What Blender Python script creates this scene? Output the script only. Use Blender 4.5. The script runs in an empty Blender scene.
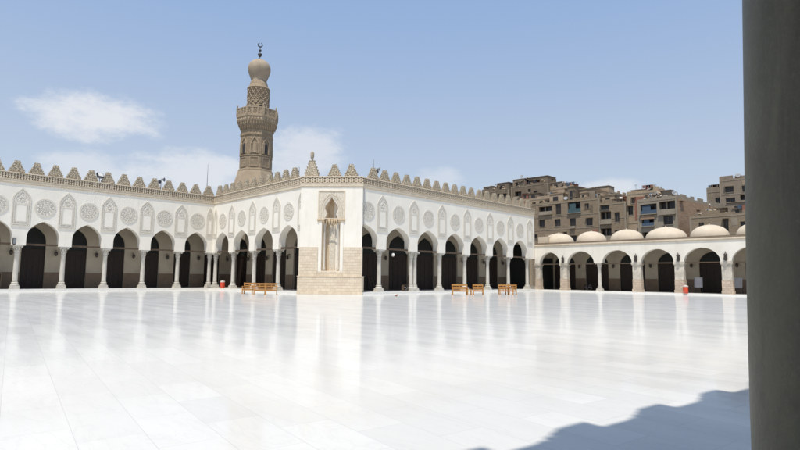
import bpy, bmesh, math, random
from mathutils import Vector, Matrix
random.seed(7)
PI = math.pi
sc = bpy.context.scene
C = sc.collection

# ------------------------------------------------------------------ helpers
class MB:
    """collects geometry, builds ONE mesh object"""
    def __init__(self): self.v = []; self.f = []; self.m = []; self.smooth = []
    def quad(self, *p, mi=0, sm=False):
        n = len(self.v); self.v += [tuple(q) for q in p]
        self.f.append(tuple(range(n, n+len(p)))); self.m.append(mi); self.smooth.append(sm)
    def box(self, x0, x1, y0, y1, z0, z1, mi=0, mat=None):
        P = [(x0,y0,z0),(x1,y0,z0),(x1,y1,z0),(x0,y1,z0),(x0,y0,z1),(x1,y0,z1),(x1,y1,z1),(x0,y1,z1)]
        if mat is not None: P = [tuple(mat @ Vector(p)) for p in P]
        n = len(self.v); self.v += P
        for q in ((0,3,2,1),(4,5,6,7),(0,1,5,4),(1,2,6,5),(2,3,7,6),(3,0,4,7)):
            self.f.append(tuple(n+i for i in q)); self.m.append(mi); self.smooth.append(False)
    def lathe(self, prof, n=16, cx=0, cy=0, mi=0, sm=True, cap=True, sq=None, phase=0.):
        base = len(self.v)
        for (r, z) in prof:
            for k in range(n):
                a = 2*PI*k/n + phase
                self.v.append((cx+r*math.cos(a), cy+r*math.sin(a), z))
        for i in range(len(prof)-1):
            for k in range(n):
                k2 = (k+1) % n
                self.f.append((base+i*n+k, base+i*n+k2, base+(i+1)*n+k2, base+(i+1)*n+k)); self.m.append(mi); self.smooth.append(sm)
        if cap:
            self.f.append(tuple(base+k for k in range(n))[::-1]); self.m.append(mi); self.smooth.append(False)
            self.f.append(tuple(base+(len(prof)-1)*n+k for k in range(n))); self.m.append(mi); self.smooth.append(False)
    def tube(self, p, q, r, n=8, mi=0, r2=None):
        p = Vector(p); q = Vector(q); d = (q-p); L = d.length; d.normalize()
        u = d.orthogonal().normalized(); w = d.cross(u); base = len(self.v); r2 = r if r2 is None else r2
        for (c, rr) in ((p, r), (q, r2)):
            for k in range(n):
                a = 2*PI*k/n; self.v.append(tuple(c+u*rr*math.cos(a)+w*rr*math.sin(a)))
        for k in range(n):
            k2 = (k+1) % n
            self.f.append((base+k, base+k2, base+n+k2, base+n+k)); self.m.append(mi); self.smooth.append(True)
        self.f.append(tuple(base+k for k in range(n))[::-1]); self.m.append(mi); self.smooth.append(False)
        self.f.append(tuple(base+n+k for k in range(n))); self.m.append(mi); self.smooth.append(False)
    def prism(self, pts, y0, y1, mi=0):
        """polygon pts [(x,z)] counter-clockwise seen from -y, extruded y0..y1"""
        n = len(pts); b = len(self.v)
        self.v += [(x, y0, z) for x, z in pts] + [(x, y1, z) for x, z in pts]
        self.f.append(tuple(range(b, b+n))); self.m.append(mi); self.smooth.append(False)
        self.f.append(tuple(range(b+2*n-1, b+n-1, -1))); self.m.append(mi); self.smooth.append(False)
        for k in range(n):
            k2 = (k+1) % n
            self.f.append((b+k, b+n+k, b+n+k2, b+k2)); self.m.append(mi); self.smooth.append(False)
    def ring(self, outer, inner, y0, y1, mi=0):
        """band between two outlines of equal length, front at y0 (nearer), back y1"""
        n = len(outer)
        for k in range(n):
            k2 = (k+1) % n
            a, b2, c, d = outer[k], outer[k2], inner[k2], inner[k]
            self.quad((a[0],y0,a[1]),(b2[0],y0,b2[1]),(c[0],y0,c[1]),(d[0],y0,d[1]), mi=mi)
            self.quad((a[0],y1,a[1]),(b2[0],y1,b2[1]),(b2[0],y0,b2[1]),(a[0],y0,a[1]), mi=mi)
            self.quad((d[0],y0,d[1]),(c[0],y0,c[1]),(c[0],y1,c[1]),(d[0],y1,d[1]), mi=mi)
    def mesh(self, name, mats):
        me = bpy.data.meshes.new(name)
        me.from_pydata(self.v, [], self.f)
        for mt in (mats if isinstance(mats, (list, tuple)) else [mats]): me.materials.append(mt)
        me.polygons.foreach_set('material_index', self.m)
        me.polygons.foreach_set('use_smooth', self.smooth)
        me.update()
        return me
    def build(self, name, mats, parent=None, loc=(0,0,0), rz=0., fix=True):
        me = self.mesh(name, mats)
        if fix:
            bm = bmesh.new(); bm.from_mesh(me)
            bmesh.ops.remove_doubles(bm, verts=bm.verts, dist=1e-5)
            bmesh.ops.recalc_face_normals(bm, faces=bm.faces)
            bm.to_mesh(me); bm.free()
        return place(name, me, parent, loc, rz)

def place(name, me, parent=None, loc=(0,0,0), rz=0.):
    o = bpy.data.objects.new(name, me); C.objects.link(o)
    o.parent = parent; o.location = loc; o.rotation_euler = (0, 0, rz)
    return o
def tag(o, label=None, cat=None, group=None, kind=None):
    if label: o['label'] = label
    if cat: o['category'] = cat
    if group: o['group'] = group
    if kind: o['kind'] = kind
    return o
def empty(name, loc, rz, label, cat, group=None):
    o = bpy.data.objects.new(name, None); C.objects.link(o); o.empty_display_size = .3
    o.location = loc; o.rotation_euler = (0, 0, rz)
    return tag(o, label, cat, group)
def copy_tree(o, parent=None):
    c = o.copy(); C.objects.link(c); c.parent = parent
    for ch in list(o.children): copy_tree(ch, c)
    return c

# ------------------------------------------------------------------ materials
def nodes(name):
    m = bpy.data.materials.new(name); m.use_nodes = True
    nt = m.node_tree; b = nt.nodes['Principled BSDF']
    return m, nt, b
def N(nt, t, **kw):
    n = nt.nodes.new(t)
    for k, v in kw.items():
        if hasattr(n, k): setattr(n, k, v)
        else: n.inputs[k].default_value = v
    return n
def mixc(nt, fac, a, b, mode='MIX'):
    n = nt.nodes.new('ShaderNodeMix'); n.data_type = 'RGBA'; n.blend_type = mode
    for key, val in ((0, fac), (6, a), (7, b)):
        if hasattr(val, 'is_output') or isinstance(val, bpy.types.NodeSocket): nt.links.new(val, n.inputs[key])
        else: n.inputs[key].default_value = val if key == 0 else (*val, 1)
    return n.outputs[2]
def ramp(nt, s, p0, p1, v0=0., v1=1.):
    n = nt.nodes.new('ShaderNodeMapRange'); n.inputs[1].default_value = p0; n.inputs[2].default_value = p1
    n.inputs[3].default_value = v0; n.inputs[4].default_value = v1; nt.links.new(s, n.inputs[0]); return n.outputs[0]
def wpos(nt, scale=(1,1,1), rot=0.):
    g = nt.nodes.new('ShaderNodeNewGeometry'); mp = nt.nodes.new('ShaderNodeMapping')
    mp.inputs['Scale'].default_value = scale; mp.inputs['Rotation'].default_value = (0,0,rot)
    nt.links.new(g.outputs['Position'], mp.inputs[0]); return mp.outputs[0]
def noise(nt, vec, scale, detail=5, rough=.6):
    n = N(nt, 'ShaderNodeTexNoise'); n.inputs['Scale'].default_value = scale; n.inputs['Detail'].default_value = detail
    n.inputs['Roughness'].default_value = rough; nt.links.new(vec, n.inputs['Vector']); return n.outputs['Fac']
def bump(nt, b, h, strength, dist):
    n = nt.nodes.new('ShaderNodeBump'); n.inputs['Strength'].default_value = strength; n.inputs['Distance'].default_value = dist
    nt.links.new(h, n.inputs['Height']); nt.links.new(n.outputs[0], b.inputs['Normal'])
def simple(name, c1, c2, scale=2., rough=.85, streak=.0, bmp=.02, bscale=12., spec=.3, stainc=None, metal=0.):
    m, nt, b = nodes(name)
    v = wpos(nt)
    col = mixc(nt, ramp(nt, noise(nt, v, scale), .3, .7), c1, c2)
    if streak:
        vs = wpos(nt, (1.2, 1.2, .14)); s = ramp(nt, noise(nt, vs, 1.6, 7, .7), .52, .75, 0, streak)
        col = mixc(nt, s, col, stainc or tuple(x*.6 for x in c1))
    nt.links.new(col, b.inputs['Base Color']); b.inputs['Roughness'].default_value = rough
    b.inputs['Specular IOR Level'].default_value = spec; b.inputs['Metallic'].default_value = metal
    if bmp: bump(nt, b, noise(nt, v, bscale, 6), 1., bmp)
    return m
def masonry(name, c1, c2, mortar, bw=.6, bh=.28, rough=.9, dirt=.35, msize=.012, dist=.02):
    m, nt, b = nodes(name)
    g = nt.nodes.new('ShaderNodeNewGeometry'); sx = nt.nodes.new('ShaderNodeSeparateXYZ'); nt.links.new(g.outputs['Position'], sx.inputs[0])
    ad = N(nt, 'ShaderNodeMath', operation='ADD'); nt.links.new(sx.outputs[0], ad.inputs[0]); nt.links.new(sx.outputs[1], ad.inputs[1])
    cb = nt.nodes.new('ShaderNodeCombineXYZ'); nt.links.new(ad.outputs[0], cb.inputs[0]); nt.links.new(sx.outputs[2], cb.inputs[1])
    br = nt.nodes.new('ShaderNodeTexBrick'); nt.links.new(cb.outputs[0], br.inputs['Vector'])
    br.inputs['Color1'].default_value = (*c1,1); br.inputs['Color2'].default_value = (*c2,1); br.inputs['Mortar'].default_value = (*mortar,1)
    br.inputs['Scale'].default_value = 1.; br.inputs['Brick Width'].default_value = bw; br.inputs['Row Height'].default_value = bh
    br.inputs['Mortar Size'].default_value = msize; br.inputs['Mortar Smooth'].default_value = .3
    v = wpos(nt)
    nz = noise(nt, v, 3.5, 8, .7)
    col = mixc(nt, ramp(nt, nz, .45, .75, 0, dirt), br.outputs['Color'], tuple(x*.55 for x in c1))
    nt.links.new(col, b.inputs['Base Color']); b.inputs['Roughness'].default_value = rough; b.inputs['Specular IOR Level'].default_value = .2
    mx = N(nt, 'ShaderNodeMath', operation='MULTIPLY_ADD'); nt.links.new(br.outputs['Fac'], mx.inputs[0]); mx.inputs[1].default_value = -1.; nt.links.new(nz, mx.inputs[2])
    bump(nt, b, mx.outputs[0], .8, dist)
    return m
def carved(name, c1, c2, scale=7., dist=.04):
    """shallow carved arabesque: voronoi cells as relief"""
    m, nt, b = nodes(name)
    v = wpos(nt)
    vo = nt.nodes.new('ShaderNodeTexVoronoi'); vo.feature = 'DISTANCE_TO_EDGE'; vo.inputs['Scale'].default_value = scale; nt.links.new(v, vo.inputs['Vector'])
    e = ramp(nt, vo.outputs['Distance'], .02, .14)
    col = mixc(nt, e, c1, c2); nt.links.new(col, b.inputs['Base Color'])
    b.inputs['Roughness'].default_value = .9; b.inputs['Specular IOR Level'].default_value = .2
    bump(nt, b, e, 1., dist)
    return m

M = {}
M['plaster'] = simple('plaster', (.86,.815,.725), (.79,.745,.655), .6, .9, streak=.36, stainc=(.62,.565,.47), bmp=.008)
M['plaster_low'] = simple('plaster_low', (.80,.76,.67), (.70,.655,.57), .5, .9, streak=.35, stainc=(.52,.46,.37), bmp=.01)
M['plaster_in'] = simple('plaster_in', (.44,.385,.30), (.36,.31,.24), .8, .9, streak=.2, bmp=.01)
M['carved'] = carved('carved', (.72,.67,.58), (.84,.79,.70), 6.5, .03)  # greyer grooves: shading of the relief is put into the colour
M['frame'] = simple('carved_frame', (.62,.575,.49), (.70,.66,.575), 9., .9, bmp=.02, bscale=30)
M['band'] = simple('band', (.72,.62,.48), (.60,.51,.385), 1.5, .9, streak=.3)
M['lattice'] = simple('lattice', (.74,.64,.49), (.62,.52,.385), 3., .9)
M['lattice_hole_shade'] = simple('lattice_hole_shade', (.22,.165,.11), (.17,.13,.09), 3., .95)  # dark backing: shade inside the lattice holes is painted in
M['merlon'] = carved('merlon', (.43,.36,.265), (.60,.515,.385), 5.5, .05)
M['block'] = masonry('block', (.74,.635,.49), (.63,.525,.395), (.56,.475,.365), .62, .27, dirt=.35, msize=.008)
M['carved_warm'] = carved('carved_warm', (.70,.62,.49), (.80,.73,.61), 9., .025)
M['niche'] = simple('niche_stone_shaded', (.66,.53,.37), (.50,.39,.26), 1.5, .9, streak=.35)  # stone brown deepened, shade of the hood is put into the colour
M['block_pier'] = masonry('block_pier', (.62,.49,.37), (.46,.38,.30), (.34,.29,.24), .45, .25, dirt=.6)
M['weathered'] = simple('weathered_marble', (.68,.62,.52), (.40,.36,.30), 2.2, .7, streak=.75, stainc=(.22,.2,.17), bmp=.03)
M['colmarble'] = simple('column_marble', (.62,.585,.52), (.50,.47,.415), 3., .55, streak=.4, bmp=.01, spec=.4)
M['roofing'] = simple('roofing', (.42,.36,.28), (.34,.29,.22), 1., .95)
M['shade_and_roof_brown'] = simple('shade_and_roof_brown', (.24,.19,.14), (.18,.14,.10), 1., .95)  # roof-edge shade put into the colour; also covers the hut roofs
M['dado'] = simple('dado', (.20,.145,.10), (.16,.115,.08), 2., .8)
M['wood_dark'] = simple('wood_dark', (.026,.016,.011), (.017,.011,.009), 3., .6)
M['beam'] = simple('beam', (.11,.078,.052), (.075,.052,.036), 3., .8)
M['void'] = simple('void', (.012,.015,.013), (.010,.012,.011), 3., .6, bmp=0)  # near-black for sheets that paint the unlit depth of the arches
M['bench'] = simple('bench_wood', (.52,.27,.085), (.42,.20,.055), 6., .55, bmp=.005)
M['minaret'] = masonry('minaret_stone', (.40,.315,.215), (.31,.24,.165), (.24,.19,.13), .7, .35, dirt=.45, dist=.04)
M['minaret_carved'] = carved('minaret_carved', (.27,.21,.145), (.42,.335,.235), 3.5, .08)
M['minaret_plain'] = simple('minaret_plain', (.44,.35,.245), (.35,.275,.19), 1.2, .9, streak=.4)
M['bulb'] = simple('bulb_stone', (.44,.36,.27), (.35,.285,.21), .8, .9, streak=.45)
M['dome'] = simple('dome', (.64,.55,.43), (.55,.465,.355), .7, .9, streak=.35)
M['metal'] = simple('metal', (.05,.05,.055), (.035,.035,.04), 4., .45, bmp=0, spec=.5)
M['greymetal'] = simple('greymetal', (.25,.26,.28), (.18,.19,.2), 4., .5, bmp=0, spec=.5)
M['orange'] = simple('orange_plastic', (.66,.075,.025), (.56,.06,.02), 4., .4, bmp=0, spec=.5)
M['white'] = simple('white_plastic', (.62,.56,.50), (.55,.50,.45), 4., .4, bmp=0, spec=.5)
M['board'] = simple('board_face', (.42,.41,.42), (.36,.35,.37), 4., .5, bmp=0)
M['green'] = simple('leaf', (.06,.10,.03), (.035,.07,.02), 6., .7)
M['bronze'] = simple('bronze', (.06,.045,.035), (.04,.03,.025), 4., .5, bmp=0, spec=.5)
M['lampglass'] = simple('lampglass', (.75,.74,.68), (.7,.69,.64), 4., .25, bmp=0, spec=.5)
m, nt, b = nodes('near_column_stone'); M['near'] = m
vv = wpos(nt)
vn = N(nt, 'ShaderNodeTexNoise'); vn.inputs['Scale'].default_value = 2.2; vn.inputs['Detail'].default_value = 10; vn.inputs['Roughness'].default_value = .7; vn.inputs['Distortion'].default_value = .9
nt.links.new(wpos(nt, (1.6,1.6,.55)), vn.inputs['Vector'])
cA = mixc(nt, ramp(nt, vn.outputs['Fac'], .36, .64), (.12,.104,.064), (.165,.145,.092))
cA = mixc(nt, ramp(nt, noise(nt, wpos(nt, (5,5,.35)), 2.0, 8, .7), .5, .72, 0, .5), cA, (.06,.053,.033))
cA = mixc(nt, ramp(nt, noise(nt, vv, 60., 3, .6), .55, .75, 0, .35), cA, (.2,.18,.12))
nt.links.new(cA, b.inputs['Base Color']); b.inputs['Roughness'].default_value = .5; b.inputs['Specular IOR Level'].default_value = .35
bump(nt, b, noise(nt, vv, 22., 8, .65), 1., .004)
# city
M['brickA'] = masonry('city_render', (0.329,0.259,0.181), (0.271,0.209,0.146), (0.231,0.181,0.131), .5, .22, dirt=.55)
M['cityB'] = simple('city_grey', (0.312,0.253,0.192), (0.231,0.188,0.142), 1.1, .95, streak=.5, bmp=.03)
M['cityC'] = simple('city_sand', (0.463,0.357,0.247), (0.347,0.269,0.186), .9, .95, streak=.5, bmp=.03)
M['slab'] = simple('slab_concrete', (0.358,0.303,0.227), (0.277,0.231,0.176), 1.5, .95, streak=.5, bmp=.02)
M['cityD'] = simple('city_concrete', (0.347,0.298,0.232), (0.277,0.236,0.181), .9, .95, streak=.5, bmp=.03)
M['cityE'] = simple('city_dark', (0.231,0.181,0.131), (0.162,0.127,0.090), 1.1, .95, streak=.5, bmp=.04)
M['redbrick'] = masonry('red_brick', (0.347,0.143,0.096), (0.277,0.116,0.081), (0.277,0.219,0.172), .28, .12, dirt=.3)
M['tanbrick'] = masonry('tan_brick', (0.416,0.286,0.186), (0.335,0.209,0.136), (0.347,0.286,0.212), .9, .4, dirt=.5, msize=.03)
M['glass_dark'] = simple('window_dark', (.035,.03,.028), (.02,.018,.018), 3., .35, bmp=0, spec=.5)
M['blue'] = simple('blue_cloth', (.085,.125,.18), (.06,.09,.13), 4., .8)
M['teal'] = simple('teal_cloth', (.075,.125,.135), (.05,.09,.10), 4., .8)
M['rubble'] = simple('rubble', (.55,.50,.44), (.30,.25,.2), 2.2, .95)
M['wframe'] = simple('window_frame', (.16,.125,.095), (.12,.095,.075), 4., .8)

# marble floor
m, nt, b = nodes('marble_floor'); M['floor'] = m
v = wpos(nt, (1,1,1), math.radians(9))
br = nt.nodes.new('ShaderNodeTexBrick'); nt.links.new(v, br.inputs['Vector'])
br.offset = .5; br.inputs['Scale'].default_value = 1.; br.inputs['Brick Width'].default_value = 1.22; br.inputs['Row Height'].default_value = .61
br.inputs['Mortar Size'].default_value = .0032; br.inputs['Mortar Smooth'].default_value = .0
br.inputs['Color1'].default_value = (.675,.67,.645,1); br.inputs['Color2'].default_value = (.60,.595,.575,1); br.inputs['Mortar'].default_value = (.45,.46,.46,1)
n1 = noise(nt, wpos(nt, (.35,1.1,1), math.radians(9)), 1.1, 9, .68)
n2 = noise(nt, wpos(nt, (1,1,1)), .12, 4, .6)
vein = N(nt, 'ShaderNodeTexNoise'); vein.inputs['Scale'].default_value = 1.3; vein.inputs['Detail'].default_value = 9; vein.inputs['Roughness'].default_value = .62
vein.inputs['Distortion'].default_value = 1.4; nt.links.new(wpos(nt, (.4,1.3,1), math.radians(9)), vein.inputs['Vector'])
ab = N(nt, 'ShaderNodeMath', operation='ABSOLUTE'); sb = N(nt, 'ShaderNodeMath', operation='SUBTRACT'); sb.inputs[1].default_value = .5
nt.links.new(vein.outputs['Fac'], sb.inputs[0]); nt.links.new(sb.outputs[0], ab.inputs[0])
col = mixc(nt, ramp(nt, n1, .48, .72, 0, .35), br.outputs['Color'], (.53,.53,.51))
col = mixc(nt, ramp(nt, ab.outputs[0], .0, .022, .24, 0), col, (.45,.465,.47))
col = mixc(nt, ramp(nt, n2, .35, .65, 0, .3), col, (.70,.695,.65))
dif = nt.nodes.new('ShaderNodeBsdfDiffuse'); nt.links.new(col, dif.inputs['Color'])
gl = nt.nodes.new('ShaderNodeBsdfGlossy'); gl.inputs['Color'].default_value = (1,1,1,1)
sl = noise(nt, wpos(nt, (.16,1.5,1), math.radians(9)), 1.0, 6, .7)
nt.links.new(ramp(nt, sl, .35, .65, .075, .15), gl.inputs['Roughness'])
col = mixc(nt, ramp(nt, sl, .5, .7, 0, .28), col, (.58,.575,.55))
col = mixc(nt, ramp(nt, noise(nt, wpos(nt), 14., 8, .7), .58, .72, 0, .3), col, (.50,.48,.44))
nt.links.new(col, dif.inputs['Color'])
fr = nt.nodes.new('ShaderNodeFresnel'); fr.inputs['IOR'].default_value = 1.42
bp = nt.nodes.new('ShaderNodeBump'); bp.inputs['Strength'].default_value = .35; bp.inputs['Distance'].default_value = .004
nt.links.new(noise(nt, wpos(nt), 2.5, 3), bp.inputs['Height'])
for s_ in (gl, fr): nt.links.new(bp.outputs[0], s_.inputs['Normal'])
mx = nt.nodes.new('ShaderNodeMixShader')
sm = nt.nodes.new('ShaderNodeMath'); sm.operation = 'MULTIPLY'; nt.links.new(ramp(nt, fr.outputs[0], 0, 1, 0, .75), sm.inputs[0]); nt.links.new(ramp(nt, sl, .35, .65, .92, .72), sm.inputs[1])
nt.links.new(sm.outputs[0], mx.inputs[0]); nt.links.new(dif.outputs[0], mx.inputs[1]); nt.links.new(gl.outputs[0], mx.inputs[2])
nt.links.new(mx.outputs[0], nt.nodes['Material Output'].inputs[0]); nt.nodes.remove(b)
M['step'] = simple('step_marble', (.78,.765,.72), (.70,.69,.65), 2., .4, streak=.1, bmp=.004)
M['ground'] = simple('ground', (.20,.17,.13), (.15,.13,.10), .2, .95)

# ------------------------------------------------------------------ setting
mb = MB(); mb.quad((-900,-900,-.02),(900,-900,-.02),(900,900,-.02),(-900,900,-.02))
tag(mb.build('ground', M['ground']), kind='structure')
mb = MB(); mb.quad((-60.6,-45,0),(10,-45,0),(10,64.6,0),(-60.6,64.6,0))
tag(mb.build('courtyard_floor', M['floor']), kind='structure')

# ------------------------------------------------------------------ shared part meshes
def merlon_mb(h=1.4, w=1.24):
    mb = MB(); steps = 5; t = .26; k = []
    hw = w/2; z = 0; rows = [(hw, .17), (hw*.84, .19), (hw*.66, .20), (hw*.50, .20), (hw*.36, .20)]
    for (a, dh) in rows:
        mb.box(-a, a, -t/2, t/2, z, z+dh*h/1.35); 
        # raised knob at the step end and pierced look: raised studs
        z += dh*h/1.35
        for sx in (-1, 1):
            mb.box(sx*a*.92-.05, sx*a*.92+.05, -t/2-.04, t/2+.04, z-.04, z+.11*h/1.35)
    mb.box(-.17, .17, -t/2-.03, t/2+.03, z, z+.10)
    mb.box(-.21, .21, -t/2, t/2, z+.10, z+.27)
    # front relief : diamonds
    for (x, zz, r) in ((0,.28,.16),(-.32,.2,.11),(.32,.2,.11),(-.17,.55,.10),(.17,.55,.10),(0,.78,.09)):
        for s in (-1, 1):
            y = s*(t/2+.035)
            mb.quad((x-r,y,zz),(x,y,zz-r),(x+r,y,zz),(x,y,zz+r)) if s < 0 else mb.quad((x-r,y,zz),(x,y,zz+r),(x+r,y,zz),(x,y,zz-r))
            pts = [(x-r,zz),(x,zz-r),(x+r,zz),(x,zz+r)]
            for i in range(4):
                p, q = pts[i], pts[(i+1)%4]
                mb.quad((p[0],y,p[1]),(q[0],y,q[1]),(q[0],s*t/2,q[1]),(p[0],s*t/2,p[1]))
    return mb
ME_merlon = merlon_mb().mesh('merlon', M['merlon'])

def column_meshes():
    b = MB()
    b.box(-.37,.37,-.37,.37,0,.16); b.box(-.33,.33,-.33,.33,.16,.34)
    b.lathe([(.32,.34),(.335,.38),(.335,.43),(.30,.47),(.26,.50),(.26,.54),(.29,.57),(.29,.61),(.23,.65)], 20)
    base = b.mesh('base', M['colmarble'])
    s = MB(); s.lathe([(.225,.65),(.212,.8),(.21,1.6),(.20,2.4),(.185,3.22),(.22,3.25),(.22,3.31),(.185,3.34)], 20)
    shaft = s.mesh('column', M['colmarble'])
    c = MB(); c.lathe([(.185,3.34),(.20,3.5),(.22,3.7),(.28,3.85),(.36,3.95)], 16)
    for row, (z0, hh, r, nn) in enumerate(((3.34,.26,.20,8),(3.5,.34,.23,8))):
        for k in range(nn):
            a = 2*PI*(k+.5*row)/nn; mt = Matrix.Rotation(a, 4, 'Z')
            pts = [(-.075, z0, r-.02), (.075, z0, r-.02), (.085, z0+hh*.6, r+.03), (-.085, z0+hh*.6, r+.03)]
            P = [mt @ Vector((d, x, z)) for x, z, d in pts]; tip = [mt @ Vector((r+.11, .05, z0+hh)), mt @ Vector((r+.11, -.05, z0+hh))]
            c.quad(*[tuple(p) for p in P]); c.quad(tuple(P[3]), tuple(P[2]), tuple(tip[0]), tuple(tip[1]))
    for sx in (-1,1):
        for sy in (-1,1):
            c.lathe([(.03,3.84),(.075,3.86),(.085,3.91),(.06,3.96)], 8, sx*.30, sy*.30)
    c.box(-.39,.39,-.39,.39,3.95,4.05)
    cap = c.mesh('capital', M['colmarble'])
    return base, shaft, cap
ME_base, ME_shaft, ME_cap = column_meshes()
def column(parent, x, y, z=.2, scale=1.0):
    o = place('column', ME_shaft, parent, (x, y, z)); o.scale = (1,1,scale)
    place('base', ME_base, o); place('capital', ME_cap, o)
    return o

def roundel_mb():
    mb = MB(); n = 40
    def circ(r): return [(r*math.cos(2*PI*k/n), r*math.sin(2*PI*k/n)) for k in range(n)]
    mb.ring(circ(.87), circ(.72), -.045, 0, 1)
    mb.ring(circ(.36), circ(.30), -.04, -.01, 1)
    mb.prism(circ(.72), -.02, 0, 0)
    # carved rosette petals
    for k in range(12):
        a = 2*PI*k/12
        p = lambda r, da: (r*math.cos(a+da), r*math.sin(a+da))
        o = [p(.40,0), p(.54,-.17), p(.69,0), p(.54,.17)]; i = [p(.46,0), p(.54,-.10), p(.63,0), p(.54,.10)]
        mb.ring(o, i, -.045, -.02, 1)
    for k in range(8):
        a = 2*PI*k/8; p = lambda r, da: (r*math.cos(a+da), r*math.sin(a+da))
        mb.prism([p(.08,-.5), p(.2,-.2), p(.28,0), p(.2,.2), p(.08,.5)], -.04, -.02, 1)
    return mb
ME_roundel = roundel_mb().mesh('roundel', [M['carved'], M['frame']])
def keel(hw, z0, zs, za):
    return [(-hw,z0),(hw,z0),(hw,zs),(hw*.72,zs+(za-zs)*.42),(0,za),(-hw*.72,zs+(za-zs)*.42),(-hw,zs)]
def panel_mb(hw=.73):
    mb = MB()
    o = keel(hw,0,2.65,3.6); i = keel(hw-.10,.10,2.62,3.46); i2 = keel(hw-.16,.16,2.60,3.38); i3 = keel(hw-.24,.26,2.56,3.24)
    mb.ring(o, i, -.05, 0, 1); mb.ring(i2, i3, -.045, 0, 1)
    mb.prism(i, -.016, 0, 0)
    ww = hw*.52
    mb.prism([(-ww,.48),(ww,.48),(ww,2.0),(-ww,2.0)], -.036, 0, 2)
    mb.ring([(-ww-.09,.39),(ww+.09,.39),(ww+.09,2.09),(-ww-.09,2.09)], [(-ww,.48),(ww,.48),(ww,2.0),(-ww,2.0)], -.052, 0, 1)
    mb.ring([(.22*math.cos(PI*k/8)*hw/.73, 2.55+.22*math.sin(PI*k/8)) for k in range(16)], [(.14*math.cos(PI*k/8)*hw/.73, 2.55+.14*math.sin(PI*k/8)) for k in range(16)], -.045, -.016, 1)
    return mb
ME_panel = panel_mb().mesh('carved_panel', [M['carved'], M['frame'], M['plaster']])
ME_panel_n = panel_mb(.40).mesh('carved_panel', [M['carved'], M['frame'], M['plaster']])

# ------------------------------------------------------------------ arcade wall generator
def arch_curve(c, hw, zs, za, kind='keel', n=9):
    """points left to right of the opening's head"""
    L = []
    if kind == 'keel':
        # quarter-ish curve then straight to the apex
        ctrl = [(1.0, 0.0), (.985,.16), (.94,.32), (.86,.46), (.76,.58), (.62,.70), (.42,.83), (.21,.92), (0.,1.)]
    else:
        ctrl = [(math.cos(t), math.sin(t)) for t in [PI/2*k/10 for k in range(11)]]
        ctrl = [(x, z*.94+.06*(1-x)) for x, z in ctrl]
    left = [(c-hw*x, zs+(za-zs)*z) for x, z in ctrl]
    right = [(c+hw*x, zs+(za-zs)*z) for x, z in ctrl[::-1][1:]]
    return left+right
def arcade_wall(mb, s0, s1, ztop, zimp, arches, t=.8, d0=0., mi=0, mi_soffit=None):
    """wall from s0 to s1, arches [(centre, halfwidth, spring, apex, kind)], face at y=d0, back at d0+t"""
    ms = mi if mi_soffit is None else mi_soffit
    spans = []; cur = s0; jambs = []
    for (c, hw, zs, za, kd) in arches:
        if c-hw > cur: spans.append((cur, zimp, c-hw, zimp, False))
        pts = arch_curve(c, hw, zs, za, kd)
        for p, q in zip(pts[:-1], pts[1:]): spans.append((p[0], p[1], q[0], q[1], True))
        if s0 < c-hw < s1: jambs.append((c-hw, zs))
        if s0 < c+hw < s1: jambs.append((c+hw, zs))
        cur = c+hw
    if cur < s1: spans.append((cur, zimp, s1, zimp, False))
    y0, y1 = d0, d0+t
    for (a, za, b, zb, isarch) in spans:
        if b <= s0 or a >= s1: continue
        if a < s0: za = za+(zb-za)*(s0-a)/(b-a); a = s0
        if b > s1: zb = za+(zb-za)*(s1-a)/(b-a); b = s1
        mb.quad((a,y0,za),(b,y0,zb),(b,y0,ztop),(a,y0,ztop), mi=mi)
        mb.quad((b,y1,zb),(a,y1,za),(a,y1,ztop),(b,y1,ztop), mi=mi)
        mb.quad((a,y0,za),(a,y1,za),(b,y1,zb),(b,y0,zb), mi=ms)
        mb.quad((a,y0,ztop),(b,y0,ztop),(b,y1,ztop),(a,y1,ztop), mi=mi)
    for (x, zs) in jambs:
        mb.quad((x,y0,zimp),(x,y1,zimp),(x,y1,zs),(x,y0,zs), mi=ms)
    for x in (s0, s1):
        mb.quad((x,y0,zimp),(x,y1,zimp),(x,y1,ztop),(x,y0,ztop), mi=mi)

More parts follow.
